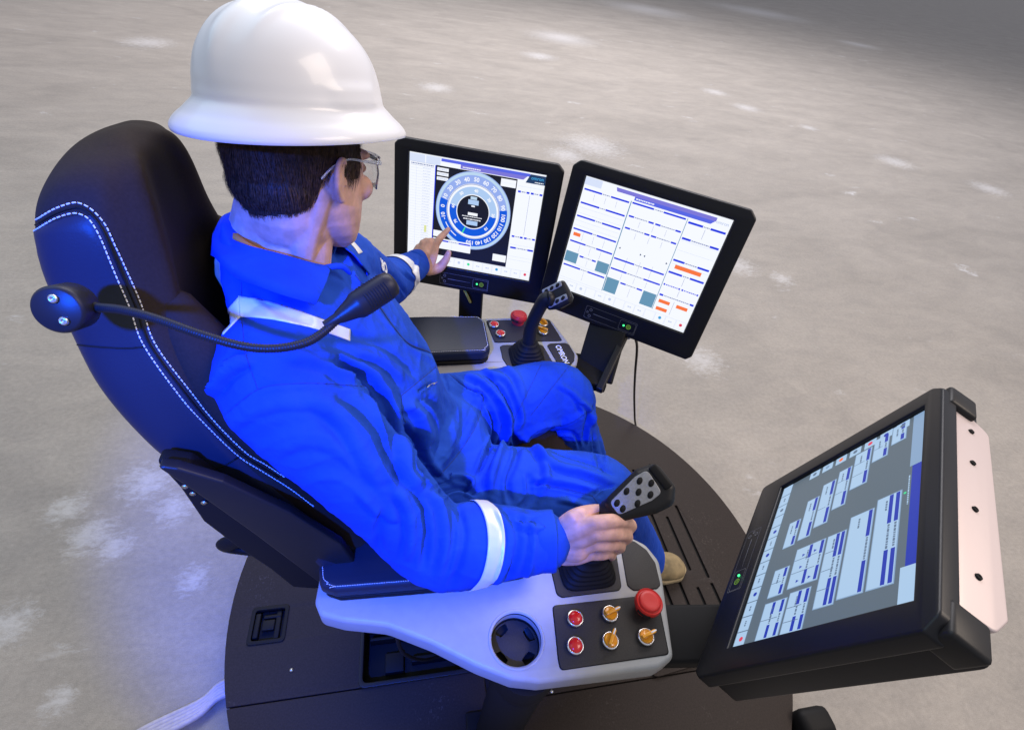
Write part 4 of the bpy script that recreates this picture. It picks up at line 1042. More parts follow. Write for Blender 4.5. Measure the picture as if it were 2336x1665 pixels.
bar_between('upright', (.20, .285, .65), MON[1] @ Vector((-.02, -.14, -.065)), .11, .022, (.57, .78, 0), M['blackmatte'], e, inv)
bar_between('side_rib', (.195, .225, .665), MON[1] @ Vector((.045, -.205, -.035)), .020, .026, (.57, .78, 0), M['blackplastic'], e, inv)
p0 = Vector((-.08, .60, .12)); e = empty('monitor_mount', 'black upright behind the far armrest holding the dial monitor', 'monitor arm', p0); inv = Matrix.Translation(-p0)
q = MON[0] @ Vector((0, -.13, -.075))
bar_between('upright', (q.x + .01, q.y - .02, .13), (q.x + .0, q.y, q.z), .078, .03, (.3, .94, 0), M['blackmatte'], e, inv)
# cables
def cable(name, label, P, r, material, n=10, sub=8):
    v, f = tube(P, r, n, smoothsub=sub); o = MB().add(v, f).build(name, material, None, True); o['label'] = label; o['category'] = 'cable'; return o
cable('monitor_cable', 'thin black cable hanging down from the monitor with orange blocks', [ptpl(1408, 742, MON[1] @ Vector((0, 0, -.03)), MON[1].col[2][:3]), pt(1417, 770, 'y', .41), pt(1413, 830, 'y', .47), pt(1411, 880, 'y', .53), pt(1412, 930, 'y', .57), pt(1413, 960, 'y', .600), Vector((.585, .605, .006))], .0042, M['blackplastic'])
cable('signal_wire', 'pale wire loop under the monitor with orange blocks', [ptpl(1325, 725, MON[1] @ Vector((0, 0, -.03)), MON[1].col[2][:3]), ptpl(1345, 748, MON[1] @ Vector((0, 0, -.02)), MON[1].col[2][:3]), ptpl(1368, 756, MON[1] @ Vector((0, 0, -.02)), MON[1].col[2][:3]), ptpl(1400, 752, MON[1] @ Vector((0, 0, -.03)), MON[1].col[2][:3])], .0035, M['cablew'])
cable('earth_wire', 'yellow wire under the dial monitor', [ptpl(1030, 640, MON[0] @ Vector((0, 0, -.05)), MON[0].col[2][:3]), ptpl(1038, 655, MON[0] @ Vector((0, 0, -.03)), MON[0].col[2][:3]), ptpl(1046, 672, MON[0] @ Vector((0, 0, -.05)), MON[0].col[2][:3])], .0038, M['yellow'])
for k in range(5):
    d = (k - 2) * .0085
    o = cable('braided_cable', 'pale braided cables lying side by side on the concrete left of the deck', [Vector((-.70, -.17 + d, .018)), pt(497, 1532, 'z', .02) + Vector((0, d, 0)), pt(440, 1577, 'z', .02) + Vector((0, d, 0)), pt(330, 1640, 'z', .02) + Vector((-.02, d * 1.1, 0)), pt(230, 1700, 'z', .02) + Vector((0, d, 0))], .0075, M['cablew'])
    o['label'] = ['pale braided cable nearest the deck, rearmost of the five side by side on the concrete', 'second pale braided cable counted from the rearmost, left of the deck', 'middle one of the five pale braided cables left of the deck', 'fourth pale braided cable, just inside the one nearest the viewer', 'pale braided cable nearest the viewer, lower edge of the bundle left of the deck'][4 - k]; o['group'] = 'pale cables on the floor'
v, f = tube([(-.345, -.33, .68), (-.34, -.30, .45), (-.30, -.25, .22), (-.25, -.21, .10)], .004, 8, smoothsub=8)
o = MB().add(v, f).build('console_cable', M['blackplastic'], None, True); o['label'] = 'dark cable dropping from the near console into the deck opening'; o['category'] = 'cable'
# ------------------------------------------------------------------ the seated worker
person = empty('person', 'worker in royal blue coveralls and hard hat, seated and touching the dial screen', 'person', (-.34, 0, .62))
PINV = Matrix.Translation((.34, 0, -.62))
def pp(o, par=None):
    if par: o.parent = par
    else: o.parent = person; o.matrix_parent_inverse = PINV
    return o
# head frame: origin between the ears, x the way the face looks, y to the left ear
HC = Vector((-.438, .055, 1.282)); yaw = math.radians(55); pitch = math.radians(13); roll = math.radians(-3)
HF = Matrix.Translation(HC) @ Matrix.Rotation(yaw, 4, 'Z') @ Matrix.Rotation(pitch, 4, 'Y') @ Matrix.Rotation(roll, 4, 'X')
def hp(x, y, z): return HF @ Vector((x, y, z))
def hparts(parts): return [([HF @ Vector(p) for p in v], f) for v, f in parts]
face = []
face.append(ellipsoid((-.012, 0, .030), (.092, .072, .080)))
# skull-to-jaw loft: z, back x, front x, half width
jr = []
for z, xb, xf, w, e in [(.06, -.08, .070, .058, 2.2), (.035, -.086, .080, .0665, 2.3), (.015, -.086, .081, .0685, 2.4), (-.01, -.078, .081, .0680, 2.4), (-.035, -.060, .083, .0655, 2.5), (-.055, -.040, .082, .0610, 2.5), (-.075, -.010, .082, .0520, 2.4), (-.092, .020, .082, .040, 2.2), (-.104, .040, .074, .024, 2.0)]:
    xc = (xb + xf) / 2; hx = (xf - xb) / 2; ring = []
    for k in range(32):
        a = 2 * PI * k / 32; c, s_ = math.cos(a), math.sin(a); q = (abs(c) ** e + abs(s_) ** e) ** (-1 / e)
        wy = w * (1 - .12 * max(0, c)) if z < .0 else w
        ring.append(Vector((xc + hx * q * c, wy * q * s_, z)))
    jr.append(ring)
face.append(loft(jr))
face.append(tube([(.082, 0, .012), (.094, 0, -.010), (.098, 0, -.024)], [.008, .010, .011], 12))   # nose
for s_ in (-1, 1):
    face.append(ellipsoid((.090, s_ * .010, -.027), (.009, .008, .007)))
    face.append(ellipsoid((.074, s_ * .028, .030), (.014, .022, .008)))                            # brow
    face.append(ellipsoid((.062, s_ * .044, -.012), (.020, .018, .018)))                            # cheekbone
    face.append(ellipsoid((.0745, s_ * .029, .012), (.010, .015, .009)))                            # eyelid
face.append(ellipsoid((.086, 0, -.052), (.008, .021, .0055))); face.append(ellipsoid((.084, 0, -.061), (.008, .019, .006)))
face.append(ellipsoid((.076, 0, -.094), (.014, .018, .012)))                                        # chin
face = hparts(face)
# ears: helix, lobe, bowl left open
ears = []
for s_ in (-1, 1):
    def ep(x, z, y=0): return hp(x * .86 - .013, s_ * (.0700 + y * .9), z * .76 + .006)
    ears.append(tube([ep(.006, .004, -.002), ep(.010, .020, .001), ep(.004, .033, .006), ep(-.010, .037, .012), ep(-.022, .028, .016), ep(-.025, .010, .016), ep(-.020, -.008, .012), ep(-.010, -.022, .006), ep(.000, -.029, .003), ep(.006, -.024, .000)],
                     [.0030, .0034, .0038, .0040, .0042, .0042, .0042, .0048, .0056, .0045], 12, smoothsub=4))
    ears.append(tube([ep(-.004, .024, .006), ep(-.013, .016, .011), ep(-.014, .002, .010), ep(-.008, -.012, .006)], [.0025, .0034, .0038, .0030], 10, smoothsub=4))
    ears.append(tube([ep(.006, .004, .003), ep(.007, -.004, .005)], [.0042, .0034], 10))             # tragus
    ears.append(tube([ep(-.006, .022, -.001), ep(-.012, .004, .001), ep(-.006, -.016, .000)], [.011, .012, .009], 14, smoothsub=3))  # cup floor
# neck and core
NB = Vector((-.478, .012, 1.150))
neck = [tube([hp(-.030, 0, .01), hp(-.030, 0, -.04), (-.462, .035, 1.215), (-.474, .015, 1.165), NB], [.059, .056, .055, .059, .070], 24, smoothsub=4)]
neck.append(tube([hp(-.030, -.052, -.010), (-.448, -.012, 1.195), (-.425, .0, 1.150)], [.018, .019, .014], 12, smoothsub=4))
neck.append(tube([hp(-.058, 0, -.005), (-.500, .030, 1.215), (-.520, .01, 1.16)], [.036, .042, .050], 14, smoothsub=4))
core = [tube([(-.475, 0, 1.13), (-.46, 0, 1.06), (-.39, 0, .85), (-.35, 0, .70)], [.05, .065, .07, .08], 20)]
SR, ER, WR = Vector((-.478, -.160, 1.100)), Vector((-.272, -.275, .842)), Vector((-.092, -.296, .862))
SL, EL, WL = Vector((-.430, .175, 1.075)), Vector((-.360, .385, .895)), Vector((-.283, .582, .832))
core.append(tube([(-.47, -.05, 1.07), SR, SR.lerp(ER, .5), ER, ER.lerp(WR, .5), WR], [.035, .036, .033, .031, .030, .0245], 18))
core.append(tube([(-.45, .05, 1.05), SL, SL.lerp(EL, .5), EL, EL.lerp(WL, .5), WL], [.045, .036, .033, .031, .029, .024], 18))
HR_, KR_, AR_ = Vector((-.32, -.10, .695)), Vector((.070, -.115, .690)), Vector((.355, -.055, .225))
HL_, KL_, AL_ = Vector((-.32, .10, .695)), Vector((.065, .190, .690)), Vector((.280, .165, .225))
for a, k, b in ((HR_, KR_, AR_), (HL_, KL_, AL_)): core.append(tube([a, k, b], [.06, .045, .032], 18))
# right hand round the stick: wrist, four fingers curling forward round the grip, thumb on the near-top side
def chain(P, R): return tube(P, R, 14, smoothsub=3)
hand = []
w1 = pt(1250, 1180, 'y', -.292); w2 = pt(1255, 1240, 'y', -.300)
K = [pt(1322, 1163, 'y', -.300), pt(1326, 1186, 'y', -.309), pt(1322, 1208, 'y', -.311), pt(1310, 1231, 'y', -.309)]
hand.append(tube([WR - (WR - ER).normalized() * -.0, w1.lerp(w2, .45), w1.lerp(w2, .5) + (K[1] - w1) * .35], [.025, .027, .027], 16))
for i, k in enumerate(K):
    b = w1.lerp(w2, .12 + .25 * i); hand.append(tube([b, b.lerp(k, .55), k], [.0185, .0180, .0125], 14, smoothsub=3))
hand.append(tube([w1.lerp(w2, .3), w1.lerp(K[1], .6) + Vector((0, .012, -.004)), K[2].lerp(K[0], .5) + Vector((-.004, .010, 0))], [.022, .024, .016], 16, smoothsub=3))
# fingers
hand.append(chain([K[0], pt(1362, 1158, 'y', -.300), pt(1392, 1160, 'y', -.290), pt(1405, 1170, 'y', -.274), pt(1396, 1180, 'y', -.262)], [.0125, .0112, .0102, .0095, .0085]))
hand.append(chain([K[1], pt(1362, 1186, 'y', -.309), pt(1388, 1187, 'y', -.298), pt(1396, 1196, 'y', -.280), pt(1385, 1204, 'y', -.266)], [.0128, .0116, .0106, .0098, .0088]))
hand.append(chain([K[2], pt(1353, 1211, 'y', -.310), pt(1374, 1211, 'y', -.300), pt(1380, 1218, 'y', -.283), pt(1368, 1225, 'y', -.268)], [.0124, .0112, .0102, .0094, .0085]))
hand.append(chain([K[3], pt(1336, 1233, 'y', -.309), pt(1354, 1231, 'y', -.300), pt(1361, 1236, 'y', -.285), pt(1350, 1241, 'y', -.272)], [.0112, .0100, .0092, .0085, .0078]))
# thumb leaves the palm near the wrist, lies along the near face of the grip
hand.append(chain([w1 + Vector((.004, .006, -.010)), pt(1278, 1154, 'y', -.285), pt(1308, 1139, 'y', -.272), pt(1333, 1136, 'y', -.268), pt(1346, 1138, 'y', -.266)], [.0185, .0160, .0120, .0108, .0092]))
# left hand pointing at the dial: points measured in front of that monitor's glass
M0c = np.array(MON[0].col[3][:3]); M0n = np.array(MON[0].col[2][:3])
def pm(x, y, off): return ptpl(x, y, M0c + M0n * off, M0n, 1.0)
lh = []
LWa = pm(945, 588, .060); LWb = pm(978, 618, .070); LW = LWa.lerp(LWb, .5)
LK = [pm(993, 559, .040), pm(979, 553, .044), pm(966, 556, .048), pm(956, 566, .052)]
lh.append(tube([WL, LW], [.0235, .0225], 16))
for i, k in enumerate(LK):
    b = LWb.lerp(LWa, .08 + .27 * i); lh.append(tube([b, b.lerp(k, .55), k], [.0165, .0165, .0125], 14, smoothsub=3))
lh.append(tube([LW, LW.lerp(LK[1], .55), LK[1].lerp(LK[2], .5) - Vector(M0n) * .004], [.020, .021, .014], 14))
lh.append(chain([LK[0], pm(1003, 545, .034), pm(1013, 534, .020), pm(1022.5, 523.5, .0085)], [.0118, .0104, .0090, .0072]))
for i, (dx, dy) in enumerate(((-2, 0), (-3, 2), (-3, 4))):
    k = LK[i + 1]; a = pm(979 + 11 - i * 13, 553 - 1 + i * 6, .030); b2 = pm(979 + 13 - i * 12, 556 + 4 + i * 6, .014); c2 = pm(979 + 8 - i * 10, 566 + 6 + i * 5, .022)
    lh.append(chain([k, a, b2, c2], [.0122 - i * .0006, .0108 - i * .0006, .0096 - i * .0005, .0084 - i * .0005]))
lh.append(chain([LWb + Vector(M0n) * -.006, pm(1000, 612, .046), pm(1012, 600, .036), pm(1019, 589, .028), pm(1023.5, 577, .022)], [.0165, .0148, .0125, .0108, .0085]))
body_me = remesh(face + ears + neck + core + hand + lh, .0022, 5, .5)
body = pp(link('body', body_me, M['skin'], None, True))
body['label'] = 'bare head, neck and hands'
# fingernails on the fingers that show them
def nail(tip, back, up, r, nm='fingernail'):
    x = (tip - back).normalized(); z = (up - x * up.dot(x)).normalized(); F_ = frame(tip - x * .0045, x, z.cross(x), z)
    v, f = ellipsoid((0, 0, r * .80), (.0058, .0043, .0018), None, 14, 8); v = [F_ @ p for p in v]
    pp(MB().add(v, f).build(nm, M['nail'], None, True), body)
M['nail'] = mat('fingernail', (.70, .46, .38), .3)
vw = Vector((0, -.6, .8))
nail(pt(1346, 1138, 'y', -.266), pt(1333, 1136, 'y', -.268), Vector((-.2, -.5, .8)), .0092)
nail(pm(1023.5, 577, .022), pm(1019, 589, .028), Vector(M0n), .0085)

# ------------------------------------------------------------------ hair: a close cap with fine strands over it
capv = []
cap = [ellipsoid((-.0135, 0, .032), (.096, .0765, .085)), ellipsoid((-.052, 0, -.004), (.050, .062, .046)), ellipsoid((-.058, 0, -.030), (.032, .048, .032))]
for s_ in (-1, 1):
    cap.append(tube([(.030, s_ * .060, .040), (.022, s_ * .0655, .018), (.018, s_ * .0665, .000), (.016, s_ * .0662, -.012)], [.016, .0085, .006, .004], 12, smoothsub=3))
cap_me = remesh(hparts(cap), .0028, 5, .5)
# keep only hair-bearing skin: above and behind the ear, down to the nape
bm = bmesh.new(); bm.from_mesh(cap_me); inv = HF.inverted(); kill = []
for vtx in bm.verts:
    p = inv @ vtx.co
    keep = True
    if p.x > .028 and p.z < .055: keep = False
    if p.x > -.042 and p.x < .008 and p.z < .014 and abs(p.y) > .05: keep = False   # round the ear
    if p.x >= .006 and p.z < .006 + .5 * max(0, p.x - .018): keep = False
    if p.x > .026 and p.z < .045: keep = False
    hl = -.034 - .012 * (1 - min(1, abs(p.y) / .05))
    if p.z < hl + .25 * max(0, p.x + .055): keep = False
    if not keep: kill.append(vtx)
bmesh.ops.delete(bm, geom=kill, context='VERTS'); bm.to_mesh(cap_me); bm.free()
hairc = pp(link('hair', cap_me, M['hairbase'], None, True))
st = MB(); polys = [p for p in cap_me.polygons]; random.seed(3); skin_bvh = bvh_of(cap_me)
for k in range(15000):
    p = random.choice(polys); c = p.center; q = inv @ c
    if q.z > .062: continue
    nloc = (inv.to_3x3() @ p.normal).normalized()
    d = Vector((-.30 if q.x < .0 else -.10, random.gauss(0, .10), -1.0)) 
    if q.x < -.05: d = Vector((.28 * (-q.x - .05) / .04, random.gauss(0, .10) - q.y * 1.6, -1))
    d += Vector((random.gauss(0, .12), 0, 0)); d = (d - nloc * d.dot(nloc)).normalized()
    L_ = random.uniform(.008, .019) * (1 if q.z > -.02 else .55); w_ = random.uniform(.00022, .0004)
    s0 = q + nloc * .0002; tn = nloc.cross(d)
    j = Vector((random.gauss(0, .0008), random.gauss(0, .0008), 0))
    pts = [s0 + j, s0 + j + d * L_ * .5 + nloc * random.uniform(.0006, .0018), s0 + j + d * L_ + nloc * random.uniform(-.0006, .0012)]
    v = []
    for i, pq in enumerate(pts):
        ww = w_ * (1, .9, .25)[i]; v += [HF @ (pq - tn * ww), HF @ (pq + tn * ww)]
    st.add(v, [(0, 1, 3, 2), (2, 3, 5, 4)])
o = pp(st.build('hair_strands', M['hair'], None), hairc); o['kind'] = 'stuff'
# short stubble on the chin and nape wisps
st = MB(); random.seed(5)
bb = bvh_of(body_me)
for k in range(500):
    if k < 500: src = hp(.17, random.uniform(-.05, .05), random.uniform(-.105, -.075)); tgt = hp(.03, 0, -.085); L_ = .0035
    else: src = hp(-.20, random.uniform(-.05, .05), random.uniform(-.062, -.040)); tgt = hp(-.02, random.uniform(-.04, .04), -.05); L_ = .008
    h = bb.ray_cast(src, (tgt - src).normalized())
    if not h[0]: continue
    d = (HF.to_3x3() @ Vector((.2 if k < 500 else .1, random.gauss(0, .35), -1))).normalized(); n_ = h[1]; d = (d - n_ * d.dot(n_)).normalized(); tn = n_.cross(d) * .00018
    a = h[0]; b = a + d * L_ + n_ * .0006
    st.add([a - tn, a + tn, b], [(0, 1, 2)])
o = pp(st.build('beard', M['hair'], None), body); o['kind'] = 'stuff'

# ------------------------------------------------------------------ coverall
def tring(z, xc, hx, hy, yc=0, e=2.4, tiltx=0.0, n=40):
    ring = []
    for k in range(n):
        a = 2 * PI * k / n; c, s_ = math.cos(a), math.sin(a); q = (abs(c) ** e + abs(s_) ** e) ** (-1 / e)
        ring.append(Vector((xc + hx * q * c, yc + hy * q * s_, z - tiltx * q * c)))
    return ring
torso = loft([tring(.585, -.30, .12, .150), tring(.61, -.305, .165, .175), tring(.68, -.325, .170, .186), tring(.76, -.345, .158, .178), tring(.84, -.365, .140, .170), tring(.91, -.382, .138, .170, 0, 2.3, .01),
              tring(.97, -.395, .136, .176, 0, 2.3, .02), tring(1.03, -.415, .128, .184, .003, 2.3, .03), tring(1.085, -.437, .110, .184, .006, 2.3, .03), tring(1.125, -.452, .096, .170, .008, 2.2, .035), tring(1.155, -.465, .086, .140, .010, 2.2, .035), tring(1.180, -.474, .076, .102, .014, 2.1, .035), tring(1.200, -.478, .066, .074, .018, 2, .035)])
cl = [torso]
mR = SR.lerp(ER, .5); mL = SL.lerp(EL, .5)
cl.append(tube([(-.455, -.06, 1.115), SR + Vector((0, .01, 0)), SR.lerp(ER, .3), SR.lerp(ER, .62), ER, ER.lerp(WR, .28), ER.lerp(WR, .62), WR - (WR - ER).normalized() * .018], [.06, .076, .075, .068, .066, .066, .058, .049], 24, smoothsub=4))
cl.append(tube([(-.43, .06, 1.09), SL - Vector((0, .01, 0)), SL.lerp(EL, .3), SL.lerp(EL, .62), EL, EL.lerp(WL, .35), EL.lerp(WL, .70), WL - (WL - EL).normalized() * .006], [.06, .070, .064, .058, .056, .052, .045, .040], 24, smoothsub=4))
def leg(Hh, Kk, Aa, g=1.0):
    d = (Aa - Kk).normalized()
    return tube([Hh, Hh.lerp(Kk, .35), Hh.lerp(Kk, .7), Kk + Vector((-.03, 0, .004)), Kk + Vector((.018, 0, -.012)), Kk.lerp(Aa, .2), Kk.lerp(Aa, .5), Kk.lerp(Aa, .8), Aa], [x * g for x in (.116, .107, .096, .087, .083, .079, .074, .070, .067)], 26, smoothsub=4)
cl.append(leg(HR_, KR_, AR_, 1.10)); cl.append(leg(HL_, KL_, AL_))
cl.append(ellipsoid((-.24, 0, .74), (.10, .14, .09)))
cov_me = remesh(cl, .0036, 8, .6)
ST = [  # (picture polyline, height m, half width m, kind)
 # shoulder, back and armhole
 ([(455, 905), (470, 862), (488, 830), (515, 797), (548, 783)], -.0060, .0060, 'fold'), ([(470, 880), (500, 838), (530, 812), (560, 800)], .0050, .0100, 'fold'),
 ([(503, 920), (574, 866), (644, 854), (715, 853), (812, 860)], -.0016, .0022, 'full'), ([(503, 930), (574, 874), (644, 862), (715, 861), (812, 868)], .0014, .0040, 'full'),
 ([(537, 640), (541, 720), (545, 786), (574, 866)], -.0012, .0020, 'full'),
 ([(500, 960), (560, 915), (640, 895), (720, 900)], .0018, .014, 'fold'), ([(540, 1000), (620, 950), (700, 940), (760, 960)], -.0015, .014, 'fold'),
 ([(600, 1010), (680, 980), (760, 1000), (820, 1060)], .0020, .016, 'fold'), ([(640, 1075), (740, 1040), (820, 1090), (860, 1150)], -.0018, .014, 'fold'),
 ([(690, 880), (760, 930), (810, 1010), (850, 1080)], .0050, .018, 'fold'), ([(760, 880), (830, 950), (870, 1030), (900, 1080)], -.0050, .014, 'fold'),
 # chest to arm crease
 ([(700, 780), (760, 800), (816, 826), (850, 863), (877, 917), (884, 960)], .0060, .0100, 'fold'), ([(745, 812), (800, 845), (835, 890), (862, 945), (884, 990)], -.0080, .0075, 'fold'),
 ([(640, 790), (720, 805), (790, 850)], .0040, .012, 'fold'), ([(780, 780), (850, 800), (900, 850)], .0030, .012, 'fold'), ([(770, 740), (850, 770), (930, 840)], -.0025, .010, 'fold'),
 ([(880, 960), (900, 1000), (905, 1050), (940, 1090)], .0060, .012, 'fold'), ([(905, 940), (925, 990), (935, 1040), (975, 1075)], -.0070, .009, 'fold'), ([(940, 960), (950, 1010), (975, 1050), (1020, 1075)], .0050, .009, 'fold'),
 # sleeve near the elbow and forearm
 ([(880, 1090), (905, 1130), (915, 1190), (905, 1250)], .0055, .012, 'fold'), ([(925, 1095), (945, 1140), (950, 1200), (940, 1270)], -.0050, .010, 'fold'), ([(960, 1090), (985, 1140), (990, 1210), (975, 1290)], .0045, .011, 'fold'),
 ([(860, 1130), (840, 1180), (845, 1230)], -.0040, .012, 'fold'), ([(800, 1090), (850, 1140), (890, 1150)], .0035, .012, 'fold'), ([(1005, 1110), (1030, 1170), (1025, 1240), (1000, 1310)], -.0035, .009, 'fold'),
 ([(1120, 1130), (1150, 1180), (1148, 1240), (1120, 1310)], -.0040, .008, 'fold'), ([(1100, 1130), (1128, 1180), (1125, 1240), (1095, 1320)], .0030, .008, 'fold'), ([(1160, 1140), (1185, 1180), (1185, 1230), (1170, 1290)], .0035, .008, 'fold'),
 ([(1190, 1150), (1222, 1185), (1228, 1225), (1215, 1270)], -.0014, .0028, 'full'), ([(1150, 1150), (1180, 1160), (1215, 1150)], -.0040, .006, 'fold'), ([(1155, 1165), (1185, 1178), (1225, 1170)], .0030, .007, 'fold'),
 # placket, pocket, left breast
 ([(790, 610), (839, 675), (876, 728), (910, 765), (964, 789), (985, 830), (997, 870)], -.0045, .0040, 'full'), ([(800, 630), (848, 695), (886, 745), (925, 780), (965, 805), (985, 860)], .0030, .0060, 'full'),
 ([(915, 655), (950, 720), (968, 760), (975, 790)], -.0025, .0025, 'fold'), ([(893, 880), (935, 845), (975, 812)], -.0014, .0022, 'full'), ([(893, 880), (896, 925), (903, 940)], -.0014, .0022, 'full'),
 ([(930, 872), (948, 860), (970, 850)], -.0040, .0030, 'fold'), ([(930, 893), (950, 884)], -.0020, .0030, 'fold'),
 ([(900, 900), (935, 925), (960, 990)], .0055, .014, 'fold'), ([(950, 880), (985, 930), (985, 1000)], -.0060, .013, 'fold'), ([(990, 870), (1010, 920), (1000, 985), (965, 1040)], .0060, .011, 'fold'),
 ([(900, 950), (930, 985), (945, 1040)], -.0060, .010, 'fold'),
 # waistband and lap
 ([(945, 1050), (985, 1010), (1030, 950), (1052, 890), (1056, 850)], -.0022, .0028, 'full'), ([(975, 1060), (1015, 1015), (1055, 955), (1072, 905), (1074, 870)], -.0022, .0028, 'full'), ([(960, 1054), (1000, 1010), (1043, 952), (1062, 898), (1065, 860)], .0030, .0075, 'full'),
 ([(1000, 830), (1035, 860), (1075, 880), (1080, 905)], -.0050, .0045, 'fold'), ([(1030, 835), (1070, 850), (1110, 890), (1135, 940)], .0060, .0095, 'fold'), ([(1075, 830), (1105, 855), (1128, 890), (1140, 930)], -.0055, .007, 'fold'),
 ([(1109, 891), (1131, 948), (1112, 1006), (1091, 1060), (1090, 1100)], .0085, .012, 'fold'), ([(1085, 900), (1100, 950), (1082, 1010), (1060, 1060)], -.0080, .009, 'fold'), ([(1140, 960), (1150, 1010), (1130, 1070), (1135, 1120)], -.0060, .010, 'fold'),
 ([(1150, 965), (1195, 1000), (1215, 1050), (1200, 1110)], .0060, .012, 'fold'), ([(1175, 1050), (1180, 1100), (1160, 1130)], -.0045, .010, 'fold'), ([(960, 1075), (1010, 1060), (1050, 1070), (1040, 1100)], .0060, .008, 'fold'), ([(975, 1100), (1020, 1085), (1060, 1100)], -.0070, .008, 'fold'),
 # left thigh and knee
 ([(1203, 812), (1180, 860), (1150, 920), (1138, 950)], -.0014, .0022, 'full'), ([(1265, 815), (1230, 860), (1200, 900), (1180, 925)], -.0012, .0022, 'full'), ([(1110, 805), (1150, 840), (1165, 900)], .0040, .014, 'fold'),
 ([(1060, 810), (1090, 830), (1130, 850), (1160, 920), (1150, 960)], .0045, .010, 'fold'), ([(1150, 985), (1200, 950), (1260, 938), (1300, 915)], .0050, .008, 'fold'), ([(1160, 995), (1215, 968), (1275, 965), (1290, 1000)], -.0055, .007, 'fold'),
 ([(1290, 890), (1315, 915), (1318, 950)], .0050, .010, 'fold'), ([(1300, 990), (1308, 940), (1325, 900)], -.0060, .008, 'fold'), ([(1240, 855), (1280, 880), (1300, 920)], .0035, .012, 'fold'), ([(1320, 960), (1325, 1010), (1345, 1050)], -.0045, .008, 'fold'), ([(1335, 920), (1340, 980), (1352, 1030)], .0035, .008, 'fold'),
 # right thigh and knee
 ([(1188, 985), (1246, 1010), (1310, 1030), (1370, 1060)], -.0030, .0060, 'fold'), ([(1190, 1000), (1240, 1035), (1300, 1050), (1370, 1075)], .0050, .012, 'fold'), ([(1188, 1075), (1250, 1085), (1318, 1103)], -.0035, .006, 'fold'), ([(1180, 1065), (1250, 1070), (1330, 1090)], .0035, .009, 'fold'),
 ([(1318, 1103), (1340, 1085), (1370, 1080)], -.0028, .004, 'fold'), ([(1240, 1110), (1290, 1120), (1320, 1140)], .0040, .010, 'fold'), ([(1380, 1180), (1400, 1190), (1412, 1190)], -.0050, .006, 'fold'),
 # collar bone folds and far sleeve
 ([(745, 530), (770, 580), (800, 640)], .0040, .010, 'fold'), ([(560, 640), (620, 690), (700, 720)], -.0020, .010, 'fold'), ([(850, 600), (880, 620), (905, 660)], -.0045, .007, 'fold'), ([(930, 575), (925, 610), (935, 640)], .0035, .007, 'fold'), ([(880, 585), (900, 605), (925, 625)], .0040, .007, 'fold'),
]
ST = [(p, a * (1.9 if k == 'fold' else 1.1), w * (.85 if k == 'fold' else 1), k) for p, a, w, k in ST]
sculpt(cov_me, ST)
# fine overall crumple, laid on in space rather than by view
from mathutils import noise as mnoise
co, no = get_np(cov_me); dsp = np.empty(len(co))
for i, c in enumerate(co):
    q = Vector(c); dsp[i] = (mnoise.noise(q * 13) * .0018 + (1 - abs(mnoise.noise(Vector((q.x * 17, q.y * 17, q.z * 30)) + Vector((3, 1, 7))))) ** 6 * .0014 + (1 - abs(mnoise.noise(q * 48))) ** 6 * .0006 - .001)
cov_me.vertices.foreach_set('co', (co + no * dsp[:, None]).ravel()); cov_me.update()
cover = pp(link('coverall', cov_me, M['cloth'], None, True)); cover['label'] = 'royal blue coverall with pale reflective tape'
cb = bvh_of(cov_me)
def strip(nm, A, B, m, off=.0013, nu=60, nv=8):
    v, f = decal(cb, A, B, off, nu, nv); 
    if f:
        o = pp(MB().add(v, f).build(nm, m, None, True), cover); md = o.modifiers.new('t', 'SOLIDIFY'); md.thickness = .0012; md.offset = -1; return o
# shoulder tape: over the shoulder to the breast
strip('reflective_tape', [(459, 769), (474, 738), (491, 709), (533, 659)], [(457, 800), (475, 771), (496, 746), (535, 706)], M['tape'], nu=30)
strip('reflective_tape', [(531, 659), (590, 669), (652, 688), (720, 712), (778, 733)], [(533, 706), (575, 708), (630, 716), (700, 732), (778, 759)], M['tape'])
strip('reflective_tape', [(753, 519), (775, 528), (795, 548), (806, 562)], [(757, 524), (774, 538), (790, 555), (797, 566)], M['tape'], nu=20, nv=4)
def band(axis_a, axis_b, t0, t1, nm, off=.0016, tilt=(0, 0, 0), bow=0, skew=0):
    """tape sewn right round a limb"""
    a = Vector(axis_a); b = Vector(axis_b); d = (b - a).normalized(); x = Vector((0, 0, 1)); x = (x - d * x.dot(d)).normalized(); y = d.cross(x); v = []; f = []; n = 96; mN = 8; tl = Vector(tilt)
    for k in range(n):
        an = 2 * PI * k / n; u = x * math.cos(an) + y * math.sin(an)
        vw_ = (camV - a.lerp(b, .5)).normalized(); sh = bow * max(0, u.dot(vw_)) - skew * u.z
        for j in range(mN + 1):
            o_ = a.lerp(b, t0 + (t1 - t0) * j / mN) + d * sh; dd = (u + d * u.dot(tl)).normalized()
            h = cb.ray_cast(o_, dd, .14); p = h[0] if h[0] else o_ + dd * .06
            v.append(p + dd * off)
    for k in range(n):
        for j in range(mN):
            A_ = k * (mN + 1) + j; B_ = ((k + 1) % n) * (mN + 1) + j; f.append((A_, B_, B_ + 1, A_ + 1))
    o = pp(MB().add(v, f).build(nm, M['tape'], None, True), cover); md = o.modifiers.new('t', 'SOLIDIFY'); md.thickness = .0012; md.offset = 1
band(ER, WR, .27, .41, 'reflective_tape', bow=.026, skew=-.006); band(EL, WL, .30, .46, 'reflective_tape')
